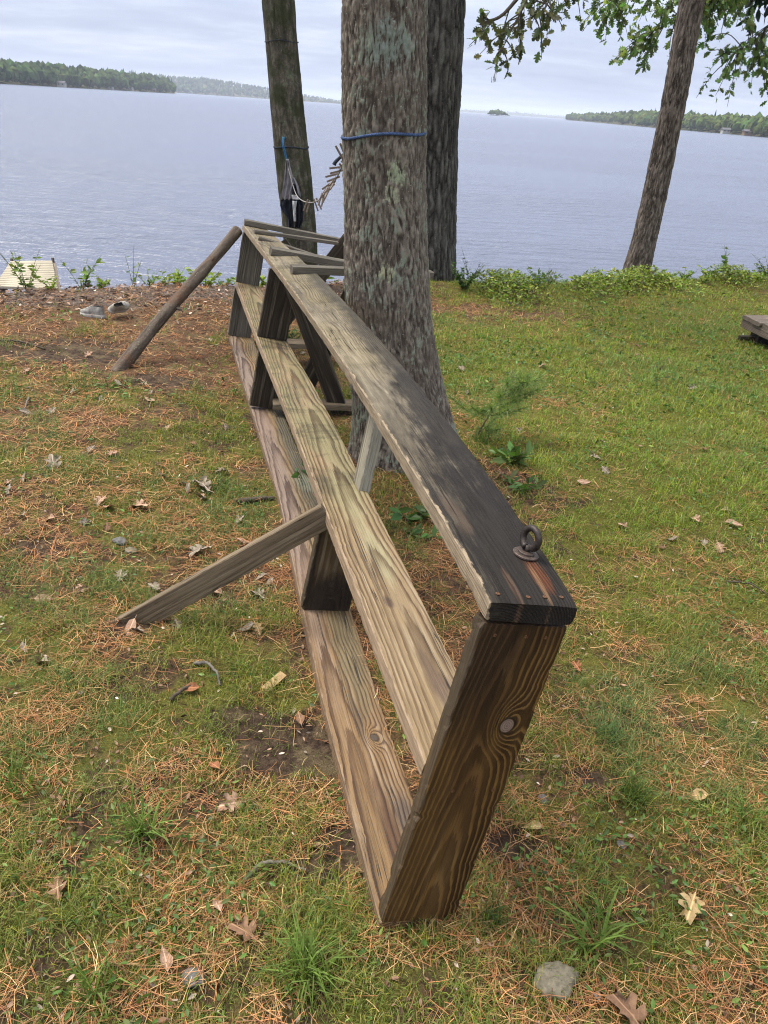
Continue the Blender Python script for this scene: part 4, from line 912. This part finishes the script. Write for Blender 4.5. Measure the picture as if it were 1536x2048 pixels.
# fallen pine needles
N=230000
x,y,d=scatter(N,rg,dmax=9.5,p=1.75)
xs,ys,ds=scatter(90000,rg,dmin=.5,dmax=7.0,p=1.5,az=(-72,72)); out_=np.abs(np.degrees(np.arctan2(xs,ys)))>36*(1+.5*np.clip(2.2-ds,0,1)); x,y,d=np.r_[x,xs[out_]],np.r_[y,ys[out_]],np.r_[d,ds[out_]]; N=len(x)
g,r,l=region(x,y); cl=fbm2(x,y,3.3,4,61); cl2=fbm2(x,y,14,2,62)
keep=(rg.random(N)<np.clip(.16+.70*r+.9*cl+.4*cl2-.34*g,.02,1)*sst(r,-.1,.25))&(shore_d(x,y)<.1)&~on_rack(x,y,-.004)
x,y,d=x[keep],y[keep],d[keep]; n=len(x)
Ln=rg.uniform(.030,.085,n); az=rg.uniform(0,PI,n); Wn=rg.uniform(.0009,.0015,n)*np.clip(d/2.0,1,3.2)**.8
ex_,ey_=np.cos(az)*Ln/2,np.sin(az)*Ln/2; bend=rg.normal(0,.10,n)*Ln
zc=gh(x,y)+rg.uniform(.002,.014,n)+.010*(rg.random(n)<.3); tl=rg.normal(0,.10,n)*Ln
sx,sy=-np.sin(az)*Wn/2,np.cos(az)*Wn/2
def pt(f,w_): 
    bx=-np.sin(az)*bend*(1-f*f); by=np.cos(az)*bend*(1-f*f)
    return np.stack([x+ex_*f+bx+sx*w_,y+ey_*f+by+sy*w_,zc+tl*f],-1)
V=np.stack([pt(-1,1),pt(-1,-1),pt(0,-1),pt(0,1),pt(1,-1),pt(1,1)],1).reshape(-1,3); b=np.arange(n)[:,None]*6
F=np.concatenate([b+np.array([[0,1,2,3]]),b+np.array([[3,2,4,5]])])
base=np.where((rg.random(n)<.55)[:,None],np.array([.260,.115,.050]),np.where((rg.random(n)<.6)[:,None],np.array([.30,.19,.090]),np.array([.13,.062,.035])))
C=np.repeat(np.clip(base*1.15*np.exp(rg.normal(0,.35,(n,1))),.01,.7),6,0)
tag(ob('pine_needles',meshnp('pine_needles',V,[F],M_litter,False,col={'lc':C}),at=(0,0,0)),'fallen orange-brown pine needles scattered on the ground','needles',kind='stuff')
# tiny clover-like ground leaves and moss sprigs
N=60000
x,y,d=scatter(N,rg,dmax=9,p=1.5); g,r,l=region(x,y); cl=fbm2(x,y,2.4,3,71)
keep=(rg.random(N)<np.clip(.9*g+1.3*cl-.35,0,1))&(shore_d(x,y)<.2)&~on_rack(x,y); x,y,d=x[keep],y[keep],d[keep]; n=len(x)
P=np.stack([x,y,gh(x,y)+rg.uniform(.004,.03,n)],-1); Dn=rg.standard_normal((n,3)); Dn[:,2]=np.abs(Dn[:,2])*.35
V,F,C=leaf_cloud(P,Dn,rg.uniform(.010,.022,n)*np.clip(d/3,1,2),greens(n,rg,(.085,.150,.032)),'plain',rg)
tag(ob('ground_leaves',meshnp('ground_leaves',V,[F],M_leaf,False,col={'lc':C}),at=(0,0,0)),'tiny green weed leaves low in the lawn','weeds',kind='stuff')
# small leaf litter: crumbs and chips
N=42000
x,y,d=scatter(N,rg,dmax=9.5,p=1.35,az=(-40,34)); g,r,l=region(x,y); sdv=shore_d(x,y)
keep=(rg.random(N)<np.clip(.16+.95*l,0,1))&(sdv<.5)&~on_rack(x,y,-.004); x,y,d,l=x[keep],y[keep],d[keep],l[keep]; n=len(x)
P=np.stack([x,y,gh(x,y)+rg.uniform(.002,.016,n)+.02*l*rg.random(n)],-1); Dn=rg.standard_normal((n,3)); Dn[:,2]*=.22
cb=np.where((rg.random(n)<.5)[:,None],np.array([.20,.125,.085]),np.where((rg.random(n)<.7)[:,None],np.array([.11,.065,.045]),np.array([.36,.29,.235])))
sz=np.where(l>.35,rg.uniform(.018,.052,n),rg.uniform(.006,.022,n))
V,F,C=leaf_cloud(P,Dn,sz,np.clip(cb*np.exp(rg.normal(0,.3,(n,1))),.01,.7),'plain',rg)
tag(ob('leaf_litter',meshnp('leaf_litter',V,[F],M_litter,False,col={'lc':C}),at=(0,0,0)),'brown leaf litter along the bank and in the grass','litter',kind='stuff')

# low plants along the bank edge
def plant_mesh(h,ns,nl,ls,spread,rg,base,shape='plain'):
    parts=[];LP=[];LD=[]
    for k in range(ns):
        a=rg.uniform(0,2*PI); ln=h*rg.uniform(.55,1.0); d_=np.array([math.cos(a)*spread,math.sin(a)*spread,1]); d_=nz(d_)
        b0=np.array([0,0,-.02])+.0015*rg.standard_normal(3); cv=sweep([b0,b0+d_*ln*.5,b0+d_*ln+np.array([math.cos(a),math.sin(a),-.35])*ln*.18*spread],10)
        parts.append(tube(cv,np.linspace(.0032,.0012,len(cv)),4))
        for q in range(nl):
            f_=rg.uniform(.2,1.0); p=cv[int(f_*(len(cv)-1))]; ld=rg.standard_normal(3); ld[2]=abs(ld[2])*.4-.05; LP.append(p);LD.append(ld)
    V1,F1=merge(parts); P=np.array(LP); n=len(P)
    V,F,C=leaf_cloud(P,np.array(LD),ls*rg.uniform(.6,1.2,n),greens(n,rg,base,.28),shape,rg)
    return (V1,F1),(V,F,C)
M_stem=plain_mat('plant_stem',(.10,.12,.04),(.07,.06,.03),60,.8)
def plant(name,loc,h,ns,nl,ls,spread,rg,base,label,cat,group=None,shape='plain'):
    (V1,F1),(V,F,C)=plant_mesh(h,ns,nl,ls,spread,rg,base,shape); L_=np.array(loc,float)
    e=empty(name,tuple(L_),label,cat,group)
    ob('stem',meshnp('stem',V1+L_,F1,M_stem,True),e)
    o=ob('foliage',meshnp('foliage',V+L_,[F],M_leaf,False,col={'lc':C}),e); o['kind']='stuff'
    return e
prg=np.random.default_rng(90)
def gz(px,py):
    p=gnd(px,py); return (p[0],p[1],float(gh(p[0],p[1])))
BR=(.22,.31,.050); MD=(.125,.195,.042); DK=(.045,.080,.022)
def edge_pt(xx,off=0.0):
    e=7.72+.44*xx+.22*float(vn(np.array([xx*.8,3.3,0.]),5)); yy=e+off/.915; return (xx,yy,float(gh(xx,yy)))
named=[(-3.05,-.05,.42,9,12,.05,.45,MD,'tall leafy weed growing over the right side of the pale dock'),
 (-2.72,.05,.34,6,9,.075,.5,MD,'broad-leaved weed on the bank just right of the dock'),(-2.35,.1,.50,3,4,.05,.35,MD,'lone tall weed with a drooping seed head on the left bank'),
 (-1.98,.0,.20,8,9,.05,.7,BR,'low bright weed on the left bank before the propping pole'),(-1.75,.05,.26,7,10,.055,.6,BR,'bright green weed on the bank left of the propping pole'),
 (-1.22,.0,.20,7,9,.05,.7,BR,'low bright weed on the bank just behind the propping pole'),
 (-.72,-.15,.34,7,10,.07,.5,BR,'pale leafy weed seen through the rack behind its far end board'),(-.35,-.1,.30,12,12,.05,.7,BR,'bright low bush seen under the slats left of the lichen-spotted trunk'),
 (.62,-.42,.36,26,16,.035,.55,(.050,.110,.025),'dense feathery green bush at the foot of the dark oak'),(.72,.05,.42,4,10,.03,.4,DK,'thin dark twiggy weed at the right foot of the oak')]
for xx,off,h,ns,nl,ls,sp,base,lab in named:
    plant('bank_plant',edge_pt(xx,off),h,ns,nl,ls,sp,prg,base,lab,'plant')
for k in range(26):
    xx=1.0+k*.155+prg.normal(0,.04); 
    plant('bank_weed',edge_pt(xx,prg.uniform(-.35,.05)),prg.uniform(.14,.26)+(.14 if xx>4.3 else 0),9,9,.045,.75,prg,BR if prg.random()<.6 else MD,*(lambda q:('low leafy weed on the right bank '+q,'plant','weeds on the right bank '+q))('between the oak and the pine trunk' if xx<2.4 else ('around the foot of the pine trunk' if xx<3.1 else 'between the pine trunk and the tall shrub')))
for k,xx in enumerate((-3.3,-2.9,-2.55,-2.2,-2.08,-1.86,-1.62,-1.45,-1.32,-1.08)):
    plant('bank_weed',edge_pt(xx,prg.uniform(-.05,.1)),prg.uniform(.10,.22),7,9,.045,.8,prg,BR if k%3 else MD,'low green weed in the loose fringe along the left bank','plant','weeds along the left bank')
plant('bank_shrub',edge_pt(4.62,-.15),.62,16,14,.06,.5,prg,MD,'tallest leafy shrub on the bank at the right edge','shrub')
plant('bank_plant',edge_pt(3.75,-.05),.46,4,9,.08,.25,prg,MD,'upright long-leaved plant standing above the right bank weeds','plant')
# dense low cover between them
N=26000
xx=prg.uniform(.7,6.2,N); off=prg.normal(-.33,.26,N); e=7.72+.44*xx+.22*vn(np.stack([xx*.8,xx*0+3.3,xx*0],-1),5); yy=e+off/.915
hh_=prg.random(N); cm_=fbm2(xx,yy,1.9,3,81); kp=prg.random(N)<np.clip(.35+1.6*cm_,.06,1); xx,yy,hh_,cm_=xx[kp],yy[kp],hh_[kp],cm_[kp]; N=len(xx); top=.15*sst(cm_,-.35,.5)
P=np.stack([xx,yy,gh(xx,yy)+hh_*top],-1); Dn=prg.standard_normal((N,3)); Dn[:,2]=np.abs(Dn[:,2])*.5-.1
lowc=np.array([.10,.075,.045]); cc=greens(N,prg,(.20,.27,.048),.45); dead=(prg.random(N)<.45*(1-hh_))[:,None]; cc=np.where(dead,lowc*np.exp(prg.normal(0,.4,(N,1))),cc)
V,F,C=leaf_cloud(P,Dn,prg.uniform(.02,.045,N),cc,'plain',prg)
tag(ob('bank_ground_cover',meshnp('bank_cover',V,[F],M_leaf,False,col={'lc':C}),at=(0,0,0)),'bright green low ground cover along the right bank','ground cover',kind='stuff')
# plants at the trunk
plant('woodland_plant',gz(822,1050),.20,6,5,.075,.8,prg,(.055,.120,.030),'glossy green woodland plant at the front foot of the lichen-spotted trunk','plant')
plant('woodland_plant',gz(845,1075),.10,5,4,.05,1.1,prg,(.060,.120,.030),'smaller low green plant in front of the lichen-spotted trunk','plant')
plant('woodland_plant',gz(606,950),.16,4,4,.06,.7,prg,(.05,.105,.03),'small green plant poking up between the lower planks','plant')
plant('woodland_plant',gz(560,690),.30,14,9,.04,.8,prg,(.055,.090,.025),'dark leafy clump under the rack behind its far divider board','plant')
plant('woodland_plant',gz(1010,930),.16,9,6,.075,.9,prg,(.085,.150,.035),'bright lily-leaved plant on the lawn right of the trunk base','plant')
plant('woodland_plant',gz(1040,985),.12,8,6,.05,.9,prg,(.075,.135,.035),'low leafy plant on the lawn in front of the pine seedling','plant')
# white pine seedling: feathery tufts
def seedling(loc,label):
    L_=np.array(loc); e=empty('pine_seedling',tuple(L_),label,'seedling'); parts=[];X=[]
    main=sweep([L_,L_+np.array([.06,.05,.10]),L_+np.array([.14,.12,.22]),L_+np.array([.18,.16,.34])],16); parts.append(tube(main,np.linspace(.005,.002,len(main)),6))
    nV=[]
    for k in range(20):
        p=main[int(prg.uniform(.15,1)*(len(main)-1))]; a=prg.uniform(0,2*PI); ln=prg.uniform(.10,.26); d_=nz(np.array([math.cos(a),math.sin(a),prg.uniform(.05,.55)]))
        cv=sweep([p,p+d_*ln*.5,p+d_*ln+np.array([0,0,.02])],8); parts.append(tube(cv,np.linspace(.002,.001,len(cv)),4))
        for q in range(190):
            f_=prg.uniform(.3,1.0); b0=cv[int(f_*(len(cv)-1))]; nd=nz(d_*.7+prg.standard_normal(3)*.6+np.array([0,0,.15])); X.append((b0,nd,prg.uniform(.05,.09)))
    V,F=merge(parts); ob('stem',meshnp('stem',V,F,M_twig,True),e)
    B=np.array([q[0] for q in X]);Dn=np.array([q[1] for q in X]);Ls=np.array([q[2] for q in X]); n=len(B)
    sd_=np.cross(Dn,prg.standard_normal((n,3))); sd_/=np.linalg.norm(sd_,axis=1)[:,None]; wv=.0011
    V=np.stack([B-sd_*wv,B+sd_*wv,B+Dn*Ls[:,None]],1).reshape(-1,3); F=np.arange(3*n).reshape(-1,3)
    C=np.repeat(greens(n,prg,(.17,.25,.08),.3),3,0)
    o=ob('needles',meshnp('needles',V,[F],M_leaf,False,col={'lc':C}),e); o['kind']='stuff'
seedling(gz(945,890),'feathery young pine seedling on the lawn right of the lichen-spotted trunk')

# conspicuous grass tufts
def tuft(px,py,nb,L0,W0,base,label,lean=(.3,1.5)):
    p=gz(px,py); n=nb; x=p[0]+prg.normal(0,.018,n); y=p[1]+prg.normal(0,.018,n)
    colr=np.clip(np.array(base)*np.exp(prg.normal(0,.25,(n,1))),.01,.5)
    V,F,C=blades(x,y,L0*prg.uniform(.5,1.15,n),W0*prg.uniform(.7,1.2,n),prg.uniform(lean[0],lean[1],n),prg.uniform(0,2*PI,n),colr,prg)
    tag(ob('grass_tuft',meshnp('grass_tuft',V,F,M_grass,False,col={'lc':C})),label,'grass tuft','coarse grass tufts in the yard')
GT=(.115,.175,.035)
tuft(612,1950,120,.13,.0042,GT,'dense coarse grass tuft at the bottom edge left of the rack',(.4,1.7))
tuft(1185,1895,34,.14,.0062,GT,'broad-bladed spreading grass clump right of the round stone',(.7,1.8))
tuft(285,1670,60,.13,.0042,GT,'long-bladed grass tuft left of the rack foot',(.5,1.7))
tuft(1265,1600,160,.085,.0022,(.085,.125,.030),'fine dense hummock of grass right of the dark end board',(.1,1.1))
tuft(1215,1480,220,.075,.0020,(.105,.165,.055),'soft blue-green patch of fine grass right of the dark end board',(.1,1.2))
tuft(200,1990,40,.12,.0036,GT,'sparse grass tuft in the lower left corner')
tuft(1200,1830,40,.09,.003,GT,'small grass tuft above the broad-bladed clump')
tuft(1500,1640,50,.12,.0035,GT,'grass tuft at the right edge of the yard')
tuft(40,1570,40,.10,.0034,GT,'grass tuft at the left edge of the yard')
tuft(985,1845,150,.055,.0018,(.07,.115,.03),'fine green grass patch just right of the rack foot',(.1,1.1))
tuft(960,895,60,.13,.004,(.09,.15,.035),'tall grass at the right root of the lichen-spotted trunk')

# dead leaves
def dead_mesh(seed,shape):
    r_=np.random.default_rng(seed); O=OAK.copy()*np.array([.95,1]) if shape=='oak' else np.array([(0,0),(.2,.2),(.27,.45),(.2,.75),(0,1.0),(-.2,.75),(-.27,.45),(-.2,.2)],float)
    O=O*(1+.07*r_.standard_normal((len(O),1))); mid=np.array([(0,y) for y in np.linspace(.08,.92,5)])
    rings=[O,O*np.array([.55,.94])+np.array([0,.03])]
    n=len(O); P2=np.concatenate(rings+[np.array([[0,.5]])]); cu=r_.uniform(.3,.9); tw=r_.normal(0,.35)
    z=cu*P2[:,0]**2*1.4+.12*np.sin(P2[:,1]*4+seed)*.6+tw*P2[:,0]*(P2[:,1]-.5)+.035*r_.standard_normal(len(P2))
    V=np.c_[P2[:,0],P2[:,1]-.5,z]; V[:,2]-=V[:,2].min()
    i=np.arange(n); j=(i+1)%n; F=[np.stack([i,j,j+n,i+n],-1),np.stack([i+n,j+n,np.full(n,2*n)],-1)]
    st=tube([(0,-.5,V[0,2]),(.01,-.62,V[0,2]+.02),(.03,-.75,V[0,2])],[.012,.010,.008],4); V2,F2=merge([(V,F),st]); return V2,F2
def lm_(name,c1,c2):
    m,t,b=newmat(name); tcn=t.node('ShaderNodeTexCoord'); o=tcn.outputs['Object']; n=t.noise(o,5,5,.7); sx_,sy_,_=t.sep(o)
    rib=t.ss(t.m('ABSOLUTE',sx_),.0,.035); vein=t.m('FRACT',t.m('MULTIPLY',t.m('SUBTRACT',sy_,t.m('MULTIPLY',t.m('ABSOLUTE',sx_),.9)),6.0)); vn_=t.m('MULTIPLY',t.m('SUBTRACT',1.0,t.ss(vein,.0,.12)),.35)
    c=t.mix(t.ss(n,.35,.65),c1,c2); c=t.mix(vn_,c,tuple(min(1,q*1.5) for q in c1)); c=t.mix(rib,tuple(min(1,q*1.6) for q in c1),c)
    t.put(b.inputs['Base Color'],c); b.inputs['Roughness'].default_value=.85; b.inputs['Specular IOR Level'].default_value=.15; return m
LM=[lm_('dead_leaf_tan',(.40,.29,.15),(.30,.21,.10)),lm_('dead_leaf_grey',(.26,.215,.17),(.16,.13,.10)),lm_('dead_leaf_brown',(.22,.13,.08),(.14,.08,.05)),lm_('dead_leaf_pink',(.36,.24,.17),(.24,.145,.10)),lm_('dead_leaf_rust',(.27,.12,.06),(.17,.075,.04))]
DM=[[meshnp('dead_leaf',*dead_mesh(100+k,'oak'),m,True) for k in range(3)] for m in LM]+[[meshnp('dead_leaf',*dead_mesh(120+k,'plain'),m,True) for k in range(2)] for m in LM]
lrg=np.random.default_rng(200)
def dleaf(px,py,size,mi,rz,label,group='fallen dead leaves',tilt=.2,k=0):
    p=gz(px,py); return tag(inst('dead_leaf',DM[mi][k%len(DM[mi])],(p[0],p[1],p[2]+.010),(lrg.normal(0,tilt),lrg.normal(0,tilt),rz),(size,)*3),label,'leaf',group)
dleaf(1380,1818,.085,0,2.6,'clean tan oak leaf on the grass at the lower right',tilt=.08)
dleaf(435,1818,.040,8,.6,'small pale pink leaf fragment at the lower left'); dleaf(490,1875,.075,2,1.2,'large mottled brown oak leaf at the lower left'); dleaf(120,1785,.07,2,.4,'dark brown curled oak leaf near the lower left edge')
dleaf(430,1540,.045,9,.9,'small rust leaf left of the bottom plank'); dleaf(465,1615,.075,3,2.0,'crumpled brown leaf left of the bottom plank'); dleaf(600,1440 - 0,.05,7,.3,'dark leaf beside the left edge of the bottom plank')
dleaf(380,1383,.055,9,1.9,'rusty flat leaf scrap above the dark dirt patch'); dleaf(515,1190,.075,1,.9,'pale grey oak leaf near the foot of the near divider'); dleaf(402,1112,.10,1,2.4,'pale shredded grey leaf beside the prop board'); dleaf(242,1162,.07,1,.2,'pale grey oak leaf left of the prop board')
dleaf(280,1022,.09,3,1.4,'pinkish oak leaf on the left lawn'); dleaf(205,1018,.07,3,2.9,'small pinkish oak leaf left of its larger twin'); dleaf(110,945,.11,1,.4,'large dark grey curled leaf at the left'); dleaf(405,983,.11,1,.9,'pale oak leaf left of the bottom plank'); dleaf(445,945,.07,1,2.1,'small pale leaf beside the bottom plank')
dleaf(85,1330,.06,6,1.2,'silvery leaf scrap at the left edge'); dleaf(1395,1590,.06,5,1.6,'pale flat wood-coloured leaf at the right'); dleaf(1065,1662,.05,5,1.7,'thin pale leaf on the dark dirt right of the end board',tilt=.1); dleaf(1390,1040,.075,3,.3,'brown curled leaf alone on the right lawn'); dleaf(1155,1330,.05,4,.3,'reddish-brown leaf on the grass right of the rack end')
dleaf(1255,2042,.10,2,.8,'large pinkish-brown leaf cut by the bottom edge'); dleaf(330,1925,.05,8,.5,'pale leaf scrap low at the left')
for k in range(150):
    px=lrg.uniform(0,700) if k<110 else lrg.uniform(880,1500); py=(lrg.uniform(600,1000) if lrg.random()<.7 else lrg.uniform(1000,1300)) if k<110 else lrg.uniform(680,1150)
    p=gnd(px,py)
    if on_rack(p[0],p[1],.05) or shore_d(p[0],p[1])>.1: continue
    mi=int(lrg.choice([0,1,2,3,6,8],p=[.06,.36,.14,.24,.1,.1])); cn={0:'tan',1:'grey',2:'brown',3:'pinkish-brown',6:'grey oval',8:'pinkish oval'}[mi]
    zn='on the right lawn' if px>880 else ('on the reddish dirt between shoes and prop pole' if py<740 else ('on the left lawn beyond the prop board' if py<1000 else 'on the grass around the prop board'))
    dleaf(px,py,lrg.uniform(.035,.07),mi,lrg.uniform(0,6.3),'small %s dead leaf %s'%(cn,zn),'small %s dead leaves %s'%(cn,zn),.35,k)
# stones, twigs, chips
M_stone=plain_mat('grey_stone',(.20,.175,.125),(.12,.105,.075),60,.75,.3,bump=.004); M_peb=plain_mat('blue_grey_pebble',(.13,.125,.12),(.08,.077,.073),60,.7)
def stone(px,py,r,sc_,mat,label,seed,group=None):
    p=gz(px,py); V=IV2.copy(); V=V*(1+.38*fbm(V*1.1+seed,3,seed)[:,None]+.10*fbm(V*5+seed,3,seed+1)[:,None]); V=V*np.array(sc_)*r
    a=lrg.uniform(0,6.3); R=np.array([[math.cos(a),-math.sin(a),0],[math.sin(a),math.cos(a),0],[0,0,1]]); V=V@R.T
    tag(ob('stone',meshnp('stone',V+np.array([p[0],p[1],p[2]+r*sc_[2]*.35]),[IF2],mat,True)),label,'stone',group)
IV2,IF2=ico(4)
stone(1110,1965,.036,(.95,1.25,.75),M_stone,'rounded grey-tan stone at the bottom right of the rack',3)
stone(241,1092,.024,(1.2,.9,.6),M_peb,'small grey pebble on the left lawn',5); stone(263,1108,.02,(1.4,.9,.4),M_stone,'small pale tan pebble beside the grey one',6); stone(1085,1602,.014,(1,1,.7),M_peb,'bluish pebble right of the dark end board',7); stone(1245,1690,.012,(1,1,.7),M_peb,'tiny dark pebble on the needles at the right',8); stone(388,1955,.022,(1,1,.5),M_peb,'dark flat pebble at the lower left',9); stone(1014,1782,.012,(1.2,.8,.6),M_peb,'black pebble right of the rack foot',10)
def twig(pts,r,label,mat=M_twig):
    P=[np.array(gz(a,b))+np.array([0,0,.008+dz]) for a,b,dz in pts]; cv=sweep(P,24); cv=cv+.0012*lrg.standard_normal(cv.shape)
    tag(ob('twig',meshnp('twig',*tube(cv,np.linspace(r,r*.5,len(cv)),7),mat,True)),label,'twig','fallen twigs')
M_gt=plain_mat('grey_twig',(.17,.15,.13),(.09,.08,.07),40,.9)
twig([(390,1335,.0),(415,1340,.01),(432,1355,.012),(442,1375,.0)],.006,'grey bent twig left of the bottom plank',M_gt)
twig([(490,1765,.0),(525,1738,.01),(570,1735,.01),(610,1745,.0)],.006,'thin dark root running to the bottom plank',M_gt)
twig([(0,684,.0),(40,686,.01),(90,696,.0)],.009,'dark twig on the dirt at the left edge')
twig([(58,797,.0),(55,815,.03),(45,830,.0)],.006,'pale arched twig on the left lawn',M_gt)
twig([(470,1000,.0),(520,994,.006),(548,990,.0)],.014,'dark flat stick against the bottom plank')
twig([(1455,1160,.0),(1500,1172,.012),(1536,1190,.0)],.004,'thin dark twig on the lawn at the right edge')
twig([(340,1405,.0),(375,1382,.01),(395,1378,.0)],.006,'short brown twig beside the rusty leaf scrap')
M_chip=plain_mat('wood_chip',(.42,.30,.15),(.30,.20,.10),30,.85)
p=gz(550,1365); V,F=boxv(-.012,.012,-.035,.035,0,.008); V=V*(1+.2*lrg.standard_normal((8,1))); tag(inst('wood_chip',meshnp('wood_chip',V,F,M_chip),(p[0],p[1],p[2]+.008),(.2,.15,-.6)),'splintered tan wood chip left of the bottom plank','wood chip')

# ------------------------------------------------------------------ haze
hm=bpy.data.materials.new('haze_air'); hm.use_nodes=True; nt=hm.node_tree; nt.nodes.clear()
out=nt.nodes.new('ShaderNodeOutputMaterial'); pvn=nt.nodes.new('ShaderNodeVolumePrincipled'); pvn.inputs['Color'].default_value=(.80,.87,1,1); pvn.inputs['Density'].default_value=.00018; pvn.inputs['Anisotropy'].default_value=.0
nt.links.new(pvn.outputs[0],out.inputs['Volume'])
V,F=boxv(-9600,9600,-9600,9600,-6,75); tag(ob('haze',meshnp('haze',V,F,hm)),'thin bluish haze over the lake','haze',kind='stuff')
